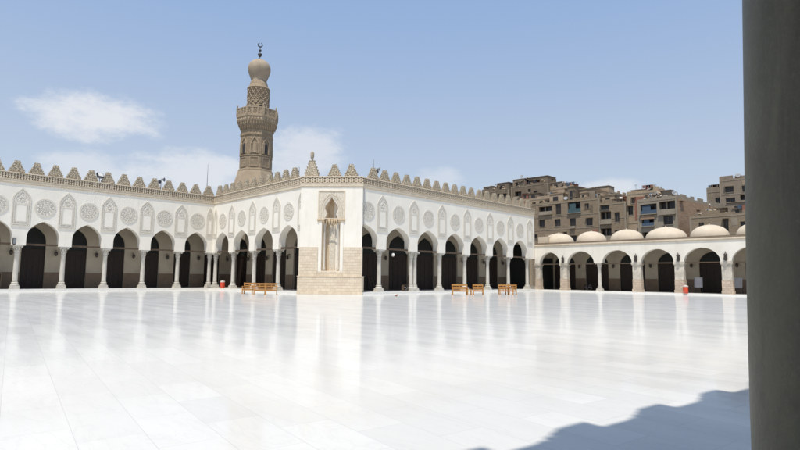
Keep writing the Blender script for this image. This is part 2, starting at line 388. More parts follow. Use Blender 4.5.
def cornice(parent, s0, s1, merl_first, merl_n, pitch=1.55, merlons=True, z=9.97, hm=1.27, lat=True):
    mb = MB()
    mb.box(s0, s1, -.045, .8, z, z+.10); mb.box(s0, s1, -.075, .8, z+.10, z+.36); mb.box(s0, s1, -.11, .8, z+.36, z+.41)
    mb.build('cornice', M['band'], parent)
    zb = z+.41
    if lat:
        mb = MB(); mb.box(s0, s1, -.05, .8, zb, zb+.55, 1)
        L = s1-s0; n = max(1, round(L/.46)); p = L/n; r2 = .072
        for i in range(n):
            x = s0+i*p
            for row in range(2):
                za_, zb_ = zb+.02+row*.255, zb+.02+(row+1)*.255
                for (xa, xb) in ((x, x+p), (x+p, x)):
                    dx = r2*1.3
                    y0 = -.095
                    mb.quad((xa-dx,y0,za_),(xa+dx,y0,za_),(xb+dx,y0,zb_),(xb-dx,y0,zb_), mi=0)
                    mb.quad((xa+dx,y0,za_),(xa+dx,-.05,za_),(xb+dx,-.05,zb_),(xb+dx,y0,zb_), mi=0)
                    mb.quad((xa-dx,-.05,za_),(xa-dx,y0,za_),(xb-dx,y0,zb_),(xb-dx,-.05,zb_), mi=0)
        mb.build('lattice_band', [M['lattice'], M['lattice_hole_shade']], parent, fix=False)
    else:
        mb = MB(); mb.box(s0, s1, -.05, .8, zb, zb+.55); mb.build('lattice_band', M['lattice'], parent)
    mb = MB(); mb.box(s0, s1, -.14, .8, zb+.55, zb+.64); mb.build('coping', M['band'], parent)
    if merlons:
        for i in range(merl_n):
            s = merl_first+i*pitch
            if s0+.4 < s < s1-.4:
                o = place('merlon', ME_merlon, parent, (s, .15, zb+.64)); k = random.uniform(.965, 1.03)
                o.scale = (1, 1, hm/1.4*k)
    return zb+.64

def sconce_mb():
    mb = MB(); mb.box(-.05,.05,-.3,0,.28,.34,0); mb.lathe([(.02,.22),(.12,.18),(.17,.0),(.13,-.18),(.05,-.26)], 10, 0, -.3, 0); return mb
ME_sconce = sconce_mb().mesh('wall_lamp', M['bronze'])
def hang_mb():
    mb = MB(); mb.tube((0,0,0),(0,0,-.5),.012,6,0); mb.lathe([(.03,-.5),(.1,-.55),(.15,-.68),(.12,-.8),(.04,-.86)], 10, 0,0, 1); return mb
ME_hang = hang_mb().mesh('hanging_lamp', [M['bronze'], M['lampglass']])

def tall_wing(root, s0, s1, cols, arches, pitch, depth, merl, b0, b1, backcols, panels, roundels, simple_=False, roof=None, doubles=()):
    mb = MB(); arcade_wall(mb, s0, s1, 9.97, 4.27, arches); mb.build('wall', M['plaster'], root)
    # back wall
    hwb = (pitch-(1.7 if pitch < 4 else 1.45))/2
    arb = [(c+pitch/2, hwb, 4.7, 6.3, 'keel') for c in backcols[:-1]]
    arb = [a for a in arb if a[0]-hwb > b0 and a[0]+hwb < b1]
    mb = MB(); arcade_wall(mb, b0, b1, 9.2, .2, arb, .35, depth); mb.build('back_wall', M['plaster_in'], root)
    cur = b0
    for (c, hw, *_ ) in arb + [(b1+hwb, hwb)]:
        if min(c-hw, b1)-cur > .05:
            mb = MB(); mb.box(cur, min(c-hw, b1), depth-.03, depth-.001, .2, 1.8); mb.build('dado', M['dado'], root)
        cur = c+hw
    for (c, hw, *_ ) in arb:
        mb = MB(); y = depth+.2
        mb.box(c-hw, c+hw, y, y+.06, .2, 3.95, 0)
        for i in range(4):
            w = 2*hw/4; x = c-hw+i*w
            for (za, zb) in ((.45,1.2),(1.35,2.5),(2.65,3.75)): mb.box(x+.07, x+w-.07, y-.03, y, za, zb, 0)
        mb.box(c-hw, c+hw, y-.05, y+.1, 3.95, 4.1, 0)
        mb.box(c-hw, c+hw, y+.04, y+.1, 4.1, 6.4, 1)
        mb.build('screen_shade_panel', [M['wood_dark'], M['void']], root)
    if not simple_:
        for c in backcols:
            if b0+.6 < c < b1-.6: place('wall_lamp', ME_sconce, root, (c, depth, 3.7))
    # floor step, beam, roof
    mb = MB(); mb.box(s0, s1, -.45, depth+.3, -.01, .2); mb.build('step', M['step'], root)
    mb = MB(); mb.box(s0+.02, s1-.02, .26, .54, 4.30, 4.47); mb.build('tie_beam', M['beam'], root)
    r0, r1 = roof or (b0, b1)
    mb = MB(); mb.box(r0, r1, .8, depth+.5, 9.2, 9.5); mb.build('roof', M['roofing'], root)
    for c in cols:
        column(root, c, .4)
    for c in doubles: column(root, c, .4)
    for (c, narrow) in panels:
        place('carved_panel', ME_panel_n if narrow else ME_panel, root, (c, -.001, 6.02))
    for c in roundels: place('roundel', ME_roundel, root, (c, -.001, 7.92))
    cornice(root, s0, s1, *merl)

# ---- left wing: face at x=-59.35, local x = +Y
PL = 3.709
left = empty('arcade_wing', (-59.35, 28.54, 0), PI/2, 'long white arcade with pointed arches running off the left edge, crenellated top', 'arcade', 'white arcade wings round the courtyard')
cols = [-.14-3.73*i for i in range(12)]
ar = [(c-PL/2, (PL-1.08)/2, 5.0, 6.6, 'keel') for c in cols[:-1]][::-1]
tall_wing(left, cols[-1]-.6, 0.0, cols, ar, PL, 3.3, (-44.15, 30, 1.55), cols[-1]-.6, 4.4, [-.28-PL*i for i in range(11,-2,-1)],
          [(c, False) for c in cols[1:]]+[(-.50, True)], [c-PL/2 for c in cols[:-1]], roof=(cols[-1]-.6, 4.4))
# ---- wing from the inner corner to the pier
P2 = 4.3065
mid = empty('arcade_wing', (-59.35, 28.54, 0), 0, 'short white arcade below the minaret, between the inner corner and the stone niche pier', 'arcade', 'white arcade wings round the courtyard')
cols2 = [.1, 4.4, 8.95, 13.6]; nxt2 = cols2[1:]+[17.95]
ar2 = [((c+e)/2, (e-c-1.1)/2, 5.0, 6.6, 'keel') for c, e in zip(cols2, nxt2)]
tall_wing(mid, 0.0, 18.25, cols2, ar2, P2, 4.4, (.9, 12, 1.55), -3.0, 17.6, [.9+P2*i for i in range(-2,5)],
          [(c, False) for c in cols2[1:]]+[(.55, True), (17.75, True)], [(c+e)/2 for c, e in zip(cols2, nxt2)], roof=(0.02, 17.6))
# ---- right wing
P3 = 4.4967
right = empty('arcade_wing', (-37.2, 32.2, 0), PI/2, 'white arcade with pointed arches between the stone niche pier and the low domed arcade', 'arcade', 'white arcade wings round the courtyard')
cols3 = [2.86+P3*i for i in range(7)]
ar3 = [(c-P3/2, (P3-1.15)/2, 5.0, 6.6, 'keel') for c in cols3]
tall_wing(right, 0.0, 31.2, cols3, ar3, P3, 4.44, (1.7, 20, 1.565), .75, 31.18, [2.86+P3*i for i in range(-1,8)],
          [(c, False) for c in cols3[:-1]]+[(30.0, False)], [c-P3/2 for c in cols3[1:]]+[.95], roof=(.75, 31.18), doubles=(2.86+P3+.55,))

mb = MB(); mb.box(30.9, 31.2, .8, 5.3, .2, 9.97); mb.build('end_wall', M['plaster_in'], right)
mb = MB(); mb.box(30.8, 30.898, 1.3, 4.2, .2, 4.2); mb.box(30.84, 30.898, 1.5, 4.0, 4.2, 6.2); mb.build('screen_shade_panel', M['void'], right)  # black panels on the end wall, painted darkness for the last bay
# ---- corner pier with the niche
A = Vector((-41.17, 28.25)); B = Vector((-36.83, 32.17)); W = (B-A).length; rz = math.atan2(B.y-A.y, B.x-A.x)
pier = empty('corner_pier', (A.x, A.y, 0), rz, 'tall white and sandstone corner block with a deep shadowed niche, projecting into the courtyard', 'pier')
cx = W/2
lev = [(2.15,.86),(4.0,.86),(6.0,.86),(6.98,.86),(7.0,.62),(7.25,.50),(7.45,.44),(7.7,.52),(7.95,.62),(8.2,.56),(8.45,.38),(8.7,.20),(9.0,.0)]
mb = MB(); dep = .8
mb.quad((0,0,0),(W,0,0),(W,0,2.15),(0,0,2.15)); mb.quad((0,0,9.0),(W,0,9.0),(W,0,9.97),(0,0,9.97))
for (z0, h0), (z1, h1) in zip(lev[:-1], lev[1:]):
    mb.quad((0,0,z0),(cx-h0,0,z0),(cx-h1,0,z1),(0,0,z1)); mb.quad((cx+h0,0,z0),(W,0,z0),(W,0,z1),(cx+h1,0,z1))
# solid sides and back
inv = Matrix.Rotation(-rz, 2)
q = [inv @ (Vector(p)-A) for p in ((-37.95, 32.19), (-41.15, 29.4))]
poly = [(W,0),(q[0].x,q[0].y),(q[1].x,q[1].y),(0,0)]
for (x0,y0),(x1,y1) in zip(poly[:-1], poly[1:]): mb.quad((x0,y0,0),(x1,y1,0),(x1,y1,9.97),(x0,y0,9.97))
mb.build('wall', M['plaster'], pier, fix=False)
mb = MB()
for (z0, h0), (z1, h1) in zip(lev[:-1], lev[1:]):
    for s in (-1, 1):
        mb.quad((cx+s*h0,0,z0),(cx+s*h1,0,z1),(cx+s*h1*.62,dep,z1),(cx+s*h0*.62,dep,z0))
    mb.quad((cx-h0*.62,dep,z0),(cx+h0*.62,dep,z0),(cx+h1*.62,dep,z1),(cx-h1*.62,dep,z1))
mb.quad((cx-.86,0,2.15),(cx+.86,0,2.15),(cx+.53,dep,2.15),(cx-.53,dep,2.15))
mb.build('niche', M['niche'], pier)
mb = MB()   # muqarnas drips at the niche head and colonnettes
for k in range(7):
    x = cx-.75+k*.25; d = .12+.35*(1-abs(k-3)/3.5)
    mb.lathe([(.02,6.45-.12*(k%2)),(.09,6.6),(.12,6.8),(.12,7.0)], 8, x, d)
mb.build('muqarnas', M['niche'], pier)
mb = MB(); mb.box(cx-.28, cx+.28, dep-.06, dep+.1, 2.16, 6.9); mb.build('niche_inlay', M['carved_warm'], pier)
for s in (-1, 1):
    mb = MB(); mb.lathe([(.14,2.16),(.14,2.4),(.09,2.5),(.085,6.3),(.14,6.5),(.14,6.62)], 12, cx+s*.66, .34); mb.build('colonnette', M['colmarble'], pier)
mb = MB()
for s in (-1, 1):
    x0, x1 = sorted((cx+s*.87, cx+s*1.16)); mb.box(x0, x1, -.05, .02, 2.1, 6.72)
mb.build('niche_frame', M['plaster'], pier)
for s in (-1, 1):
    mb = MB(); x0, x1 = sorted((cx+s*.66, cx+s*1.28)); mb.box(x0, x1, -.10, .02, 6.72, 6.86); x0, x1 = sorted((cx+s*.63, cx+s*1.3)); mb.box(x0, x1, -.14, .02, 6.86, 6.99)
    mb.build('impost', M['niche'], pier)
# spandrel panel with keel bands
mb = MB(); pan = [(z, max(h+.04, .04)) for z, h in lev if z > 6.99]
for (z0, h0), (z1, h1) in zip(pan[:-1], pan[1:]):
    for s in (-1, 1):
        mb.quad((cx+s*h0,-.03,z0),(cx+s*1.22,-.03,z0),(cx+s*1.22,-.03,z1),(cx+s*h1,-.03,z1))
mb.quad((cx-1.22,-.03,9.0),(cx+1.22,-.03,9.0),(cx+1.22,-.03,9.6),(cx-1.22,-.03,9.6))
mb.build('spandrel_panel', M['carved_warm'], pier, fix=False)
mb = MB()
o_ = [(-1.26,6.99),(1.26,6.99),(1.26,9.66),(-1.26,9.66)]; i_ = [(-1.17,7.06),(1.17,7.06),(1.17,9.57),(-1.17,9.57)]
mb.ring([(cx+a,z) for a,z in o_], [(cx+a,z) for a,z in i_], -.07, 0)
for (hw, th) in ((1.02,.07),(.80,.06)):
    za = 9.42 if hw > .9 else 9.22
    top = [(hw*c_, 7.1+(za-7.1)*s_) for c_, s_ in ((1,0),(1,.35),(.93,.55),(.74,.74),(.4,.9),(0,1))]
    for s in (-1, 1):
        for (a0, z0), (a1, z1) in zip(top[:-1], top[1:]):
            k0 = (a0-th if a0 > th else 0); k1 = (a1-th if a1 > th else 0)
            mb.quad((cx+s*a0,-.065,z0),(cx+s*a1,-.065,z1),(cx+s*k1,-.065,z1-(th*1.3 if a1 < .1 else th*.5)),(cx+s*k0,-.065,z0-(th*.5 if z0 > 7.2 else 0)))
mb.build('keel_moulding', M['band'], pier, fix=False)
mb = MB()
for s in (-1, 1):
    x0, x1 = sorted((cx+s*1.18, cx+s*(W/2+.03))); mb.box(x0, x1, -.05, .5 if 0 else .3, 1.66, 4.33)
mb.box(-.03+1.7*0+cx-1.18+.002, cx+1.178, -.05, -.002, 1.66, 2.1)
mb.build('stone_facing', M['block'], pier)
mb = MB(); mb.box(-.1, W+.1, -.16, .9, -.01, 1.6); mb.box(-.14, W+.14, -.2, .9, 1.6, 1.68); mb.box(-.14, W+.14, -.22, .9, -.01, .22)
mb.build('plinth', M['block'], pier)
zt = cornice(pier, -.05, W+.05, 3.12, 2, 1.58)
mb = MB(); ts = [(.80,0,.35),(.68,.35,.3),(.55,.65,.3),(.42,.95,.28),(.30,1.23,.27)]
for a_, z_, h_ in ts: mb.box(-a_, a_, -.16, .18, z_, z_+h_); mb.box(-a_-.04, -a_+.06, -.19, .2, z_+h_-.05, z_+h_+.06); mb.box(a_-.06, a_+.04, -.19, .2, z_+h_-.05, z_+h_+.06)
mb.lathe([(.22,1.5),(.14,1.62),(.12,1.75),(.2,1.85),(.22,2.05),(.22,2.3),(.15,2.42),(.05,2.5)], 12)
o = mb.build('pinnacle', M['merlon'], pier, (.95, .15, zt)); o.scale = (.82, 1, .98)

# ---- low arcade with domes
low = empty('domed_arcade', (-37.2, 63.4, 0), 0, 'low cream arcade with a row of shallow domes on its roof, at the right', 'arcade')
P4 = 4.5975; sup = [4.15+P4*i for i in range(8)]; Lend = sup[-1]+.6
hw4 = (P4-1.05)/2
ar4 = [(2.18, 1.45, 3.62, 5.08, 'round')]+[((a+b_)/2, hw4, 3.62, 5.12, 'round') for a, b_ in zip(sup[:-1], sup[1:])]
mb = MB(); arcade_wall(mb, .02, Lend, 5.83, 3.62, ar4, .7); mb.build('wall', M['plaster_low'], low)
mb = MB(); mb.box(.02, Lend, -.06, .7, 5.83, 5.97); mb.box(.02, Lend, -.12, .7, 5.97, 6.12); mb.build('cornice', M['band'], low); mb = MB(); mb.box(.02, Lend, .15, .55, 6.12, 6.36); mb.build('roof_kerb_shade', M['shade_and_roof_brown'], low)  # dark kerb strip paints the shade line along the roof edge
mb = MB(); mb.box(.02, Lend, .7, 6.7, 5.85, 6.12); mb.build('roof', M['roofing'], low)
mb = MB(); mb.box(.02, Lend, -.5, 6.7, -.01, .16); mb.build('step', M['step'], low)
mb = MB(); mb.box(.1, Lend, .24, .40, 3.45, 3.58); mb.build('tie_beam', M['beam'], low)
D4 = 4.7; hb = 1.56
arb = [(c, hb, 3.5, 4.9, 'round') for c in [2.18-.3]+[(a+b_)/2-.0 for a, b_ in zip(sup[:-1], sup[1:])]]
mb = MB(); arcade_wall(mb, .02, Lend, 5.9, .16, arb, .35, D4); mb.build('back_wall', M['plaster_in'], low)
mb = MB(); mb.box(.02, .3, .7, D4, .16, 5.84); mb.build('end_wall', M['plaster_in'], low)
mb = MB(); mb.box(.302, .38, 1.2, 4.2, .16, 4.4); mb.build('screen_shade_panel', M['void'], low)  # black sheet added to the end wall as the first bay's shade
cur = .02
for (c, hw, *_ ) in arb+[(Lend+hb, hb)]:
    mb = MB(); mb.box(cur, min(c-hw, Lend), D4-.03, D4-.001, .16, 1.7); mb.build('dado', M['dado'], low); cur = c+hw
for (c, hw, *_ ) in arb:
    mb = MB(); y = D4+.2; mb.box(c-hw, c+hw, y, y+.06, .16, 3.4, 0)
    for i in range(4):
        w = 2*hw/4; x = c-hw+i*w
        for (za, zb) in ((.35,1.1),(1.3,3.2)): mb.box(x+.07, x+w-.07, y-.03, y, za, zb, 0)
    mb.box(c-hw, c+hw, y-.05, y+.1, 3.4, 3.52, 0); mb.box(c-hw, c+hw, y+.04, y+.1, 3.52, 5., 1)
    mb.build('screen_shade_panel', [M['wood_dark'], M['void']], low)
for a in sup: place('wall_lamp', ME_sconce, low, (a, D4, 3.3))
def stone_pier(x, w, mat=None):
    mb = MB(); h = w/2
    mb.box(x-h-.05, x+h+.05, -.06, .76, .16, .5, 0); mb.box(x-h, x+h, 0, .7, .5, 1.62, 0); mb.box(x-h+.03, x+h-.03, .03, .67, 1.62, 3.25, 1)
    mb.box(x-h-.03, x+h+.03, -.03, .73, 3.25, 3.36, 1); mb.box(x-h-.08, x+h+.08, -.08, .78, 3.36, 3.619, 1)
    return mb.build('stone_pier', [M['block_pier'], M['weathered']], low)
for i, x in enumerate(sup):
    if i == 1: column(low, x, .35, .16, .855)
    else: stone_pier(x, 1.0)
stone_pier(.40, .74)
for k in range(7):
    cxd = 1.93+P4*k*1.0; mb = MB(); R = (1.98,1.9,1.95,2.25,1.95,2.0,2.0)[k]
    mb.lathe([(R+.08,-.28),(R+.08,-.06)], 40, mi=1)  # dark rim continues the painted roof-edge shade below the dome
    mb.lathe([(R+.0,-.05)]+[(R*math.cos(t), 1.4*math.sin(t)**.92) for t in [PI/2*j/12*.985 for j in range(13)]], 40, cap=True)
    mb.lathe([(.07,1.38),(.09,1.44),(.05,1.5),(.0,1.58)], 10)
    mb.build('dome', [M['dome'], M['shade_and_roof_brown']], low, (cxd, 3.15, 6.42))
def lantern_mb():
    mb = MB(); mb.box(-.05,.05,-.02,.16,.42,.52); mb.lathe([(.05,0),(.15,.06),(.19,.1),(.15,.55),(.22,.6),(.13,.72),(.05,.84),(.02,1.0)], 6); return mb
ME_lantern = lantern_mb().mesh('wall_lantern', M['bronze'])
for i, x in enumerate(sup):
    if i not in (1,): place('lantern', ME_lantern, low, (x+.0, -.17, 3.65))
# roof block at the left end of the domed arcade
mb = MB(); mb.box(.1, 1.6-.1, .8, 6.5, 6.12, 7.25); mb.build('roof_block', M['dome'], low)

# ---- near wing (behind the camera), casts the crenellated shadow
nv = Vector((.985, -.172)); th = math.atan2(-nv.x, nv.y)
near = empty('near_arcade', (-.238-.4*nv.x, 2.59-.4*nv.y, 0), th, 'arcaded wing the photo is taken from, known by its toothed shadow at the lower right', 'arcade')
P5 = 4.5; c5 = [P5*i for i in range(-5, 6)]
ar5 = [(c+P5/2, (P5-1.15)/2, 5.0, 6.6, 'keel') for c in c5[:-1]]
mb = MB(); arcade_wall(mb, c5[0]-.6, c5[-1]+.6, 8.97, 4.27, ar5); mb.build('wall', M['plaster'], near)
mb = MB(); mb.box(c5[0]-.6, c5[-1]+.6, .8, 12.5, 8.4, 8.7); mb.build('roof', M['roofing'], near)
mb = MB(); mb.box(c5[0]-.6, c5[-1]+.6, 12.2, 12.5, 0, 8.4); mb.build('back_wall', M['plaster_in'], near)
mb = MB(); mb.box(c5[0]-.6, c5[-1]+.6, -.2, 12.2, -.01, .006); mb.build('step', M['dado'], near)
for c in c5:
    if c: column(near, c, .4, .01, 1.05)
mb = MB(); mb.box(c5[0]-.6, c5[-1]+.6, .28, .52, 4.30, 4.47); mb.build('tie_beam', M['beam'], near)
NEAR_PHASE = -21.6
cornice(near, c5[0]-.6, c5[-1]+.6, NEAR_PHASE, 32, 1.6, hm=1.8, z=8.97)

# ---- foreground column
nc = empty('near_column', (-.238, 2.59, 0), 0, 'dark grey marble column close to the camera, filling the right edge from top to bottom', 'column')
mb = MB(); prof = [(.304,.5),(.302,.8),(.298,1.1),(.292,1.35),(.283,1.7),(.268,2.15),(.252,2.6),(.238,3.0),(.228,3.4),(.228,3.5),(.27,3.55),(.27,3.62),(.23,3.66)]
mb.lathe(prof, 64); mb.build('shaft', M['near'], nc)
mb = MB(); mb.box(-.42,.42,-.42,.42,.007,.2); mb.lathe([(.38,.2),(.4,.26),(.38,.32),(.32,.36),(.33,.42),(.35,.46),(.30,.5)], 40); mb.build('base', M['near'], nc)
mb = MB(); mb.lathe([(.25,3.66),(.28,3.85),(.34,4.05),(.42,4.14)], 24); mb.box(-.44,.44,-.44,.44,4.14,4.249); mb.build('capital', M['near'], nc)

# ------------------------------------------------------------------ minaret
mn = empty('minaret', (-66.75, 38.0, 0), math.radians(8), 'tall tan stone minaret with a carved balcony, lattice drum and bulbous top', 'minaret')
OCT = dict(n=8, sm=False, phase=PI/8)
k8 = 1/math.cos(PI/8)
mb = MB(); mb.box(-2.75,2.75,-2.75,2.75,0,13.2); mb.lathe([(3.35,13.2),(2.3*k8,16.2)], **OCT); mb.build('base', M['minaret_plain'], mn)
mb = MB()   # broaches (triangular corners) of the flared base
for k in range(4):
    a = PI/4+PI/2*k; c_, s_ = math.cos(a), math.sin(a)
    p0 = (3.8*c_, 3.8*s_, 13.2); t_ = (-s_, c_)
    pl = (2.5*c_+1.5*t_[0], 2.5*s_+1.5*t_[1], 13.2); pr = (2.5*c_-1.5*t_[0], 2.5*s_-1.5*t_[1], 13.2); tp = (2.15*c_, 2.15*s_, 16.1)
    mb.quad(p0, pl, tp); mb.quad(pr, p0, tp)
mb.build('broach', M['minaret_plain'], mn, fix=False)
mb = MB(); R = 2.12*k8
mb.lathe([(R+.18,16.2),(R+.18,16.4),(R+.02,16.5),(R,16.55),(R,18.3),(R+.08,18.32),(R+.08,18.5),(R,18.52),(R,21.2),(R+.1,21.25),(R+.1,21.45),(R,21.5),(R-.0,22.2)], **OCT)
mb.build('shaft', M['minaret'], mn)
for k in range(8):    # blind arches on the shaft's faces
    a = 2*PI*k/8+0.0; mt = Matrix.Rotation(a, 4, 'Z') @ Matrix.Translation((2.12, 0, 0)) @ Matrix.Rotation(PI/2, 4, 'Z')
    mb = MB(); win = k % 2 == 0
    o = keel(.62,18.6,20.0,21.05); i = keel(.48,18.6,19.95,20.85); i2 = keel(.24,18.7,19.7,20.2)
    mb.ring(o, i, -.10, 0, 0)
    mb.prism(i2, -.03, 0, 1 if win else 0)
    for sx in (-1, 1): mb.lathe([(.07,18.55),(.06,18.7),(.06,20),(.09,20.1)], 8, sx*.38, -.08, 0)
    mb.ring([(-.6,16.75),(.6,16.75),(.6,18.15),(-.6,18.15)], [(-.5,16.85),(.5,16.85),(.5,18.05),(-.5,18.05)], -.06, 0, 0)
    mb.v = [tuple(mt @ Vector(p)) for p in mb.v]
    mb.build('blind_arch', [M['minaret_plain'], M['glass_dark']], mn)
mb = MB(); prof = []      # muqarnas corbelling below the balcony
rs = [(2.12,22.2),(2.2,22.45),(2.34,22.7),(2.45,22.95),(2.58,23.2),(2.66,23.5),(2.68,23.75)]
mb.lathe([(r*k8, z) for r, z in rs], **OCT)
for row, (r, z) in enumerate(((2.22,22.3),(2.4,22.72),(2.58,23.15))):
    nn = 40
    for k in range(nn):
        a = 2*PI*(k+.5*(row % 2))/nn; face = ((a+PI/8) % (PI/4))-PI/8
        rr = r/math.cos(face)
        mb.lathe([(.02,z-.22),(.10,z),(.13,z+.2),(.16,z+.42)], 6, rr*math.cos(a), rr*math.sin(a))
mb.build('corbel', M['minaret_plain'], mn)
mb = MB(); mb.lathe([(2.7*k8,23.75),(2.76*k8,23.8),(2.76*k8,23.98),(1.4,24.0)], **OCT)
mb.build('balcony_floor', M['minaret_plain'], mn)
mb = MB()
for k in range(8):
    a = 2*PI*k/8; mt = Matrix.Rotation(a, 4, 'Z') @ Matrix.Translation((2.66, 0, 0)) @ Matrix.Rotation(PI/2, 4, 'Z'); hw = 2.66*math.tan(PI/8)
    mb.box(-hw, hw, -.06, .06, 23.98, 24.12, 0, mt); mb.box(-hw, hw, -.07, .07, 24.98, 25.12, 0, mt)
    for j in range(3):
        x0 = -hw+.12+j*(2*hw-.12)/3; x1 = x0+(2*hw-.12)/3-.14
        mb.box(x0, x1, -.03, .03, 24.12, 24.98, 1, mt); mb.box(x1, x1+.14, -.06, .06, 24.12, 24.98, 0, mt)
    mt2 = Matrix.Rotation(a+PI/8, 4, 'Z') @ Matrix.Translation((2.66*k8, 0, 0))
    mb.box(-.12,.12,-.12,.12,23.98,25.2,0,mt2)
    n0 = len(mb.v); mb.lathe([(.1,25.2),(.05,25.3),(.11,25.4),(.09,25.5),(.02,25.65)], 8); mb.v[n0:] = [tuple(mt2 @ Vector(p)) for p in mb.v[n0:]]
mb.build('balustrade', [M['minaret_plain'], M['minaret_carved']], mn)
mb = MB(); r = 1.5
mb.lathe([(r+.1,23.98),(r+.1,24.9),(r,25.0),(r,28.3),(r+.1,28.35),(r+.1,28.5),(r+.02,28.55),(r-.15,28.75),(1.22,29.3),(1.12,29.55)], 28)
mb.build('drum', M['minaret'], mn)
nd = 14
mb2 = MB()
for row in range(4):
    z0 = 25.95+row*.56; z1 = z0+.56
    for k in range(nd):
        for sgn in (-1, 1):
            a0 = 2*PI*(k+.5*(row % 2))/nd; a1 = a0+sgn*PI/nd; am = (a0+a1)/2; zm = (z0+z1)/2
            for (aa, za, ab, zb) in ((a0, z0, am, zm), (am, zm, a1, z1)):
                mb2.tube(((r+.03)*math.cos(aa), (r+.03)*math.sin(aa), za), ((r+.03)*math.cos(ab), (r+.03)*math.sin(ab), zb), .055, 4)
mb2.build('lattice', M['bulb'], mn, fix=False)
for k in range(8):
    a = 2*PI*(k+.5)/8; mt = Matrix.Rotation(a, 4, 'Z') @ Matrix.Translation((r-.02, 0, 0)) @ Matrix.Rotation(PI/2, 4, 'Z')
    mb = MB(); ci = lambda rr: [(rr*math.cos(2*PI*j/14), 25.5+rr*math.sin(2*PI*j/14)) for j in range(14)]
    mb.ring(ci(.36), ci(.27), -.10, .1, 0); mb.prism(ci(.27), -.06, .05, 1); mb.v = [tuple(mt @ Vector(p)) for p in mb.v]
    mb.build('round_window', [M['minaret_plain'], M['glass_dark'] if k % 2 == 1 else M['minaret_carved']], mn)
mb = MB()
bz = [(1.12,29.5),(1.05,29.62),(1.16,29.95),(1.33,30.4),(1.50,30.85),(1.60,31.3),(1.61,31.6),(1.53,31.95),(1.35,32.3),(1.08,32.58),(.72,32.8),(.35,32.97),(.1,33.1)]
mb.lathe(bz, 32); mb.build('bulb', M['bulb'], mn)
mb = MB(); mb.tube((0,0,33.0),(0,0,35.0),.05,8)
mb.lathe([(.05,33.35),(.2,33.45),(.3,33.62),(.32,33.8),(.2,33.9),(.06,33.95)], 12); mb.lathe([(.05,34.15),(.2,34.3),(.2,34.42),(.05,34.55)], 12)
for j in range(22):
    a0 = PI/2+.35+j*(2*PI-.7)/22; a1 = PI/2+.35+(j+1)*(2*PI-.7)/22
    w0 = .045+.05*math.sin((j/22)*PI); w1 = .045+.05*math.sin(((j+1)/22)*PI)
    mb.tube((.3*math.cos(a0)*.607, .3*math.cos(a0)*.794, 35.2+.3*math.sin(a0)), (.3*math.cos(a1)*.607, .3*math.cos(a1)*.794, 35.2+.3*math.sin(a1)), w0, 6, r2=w1)
o = mb.build('crescent_finial', M['metal'], mn)

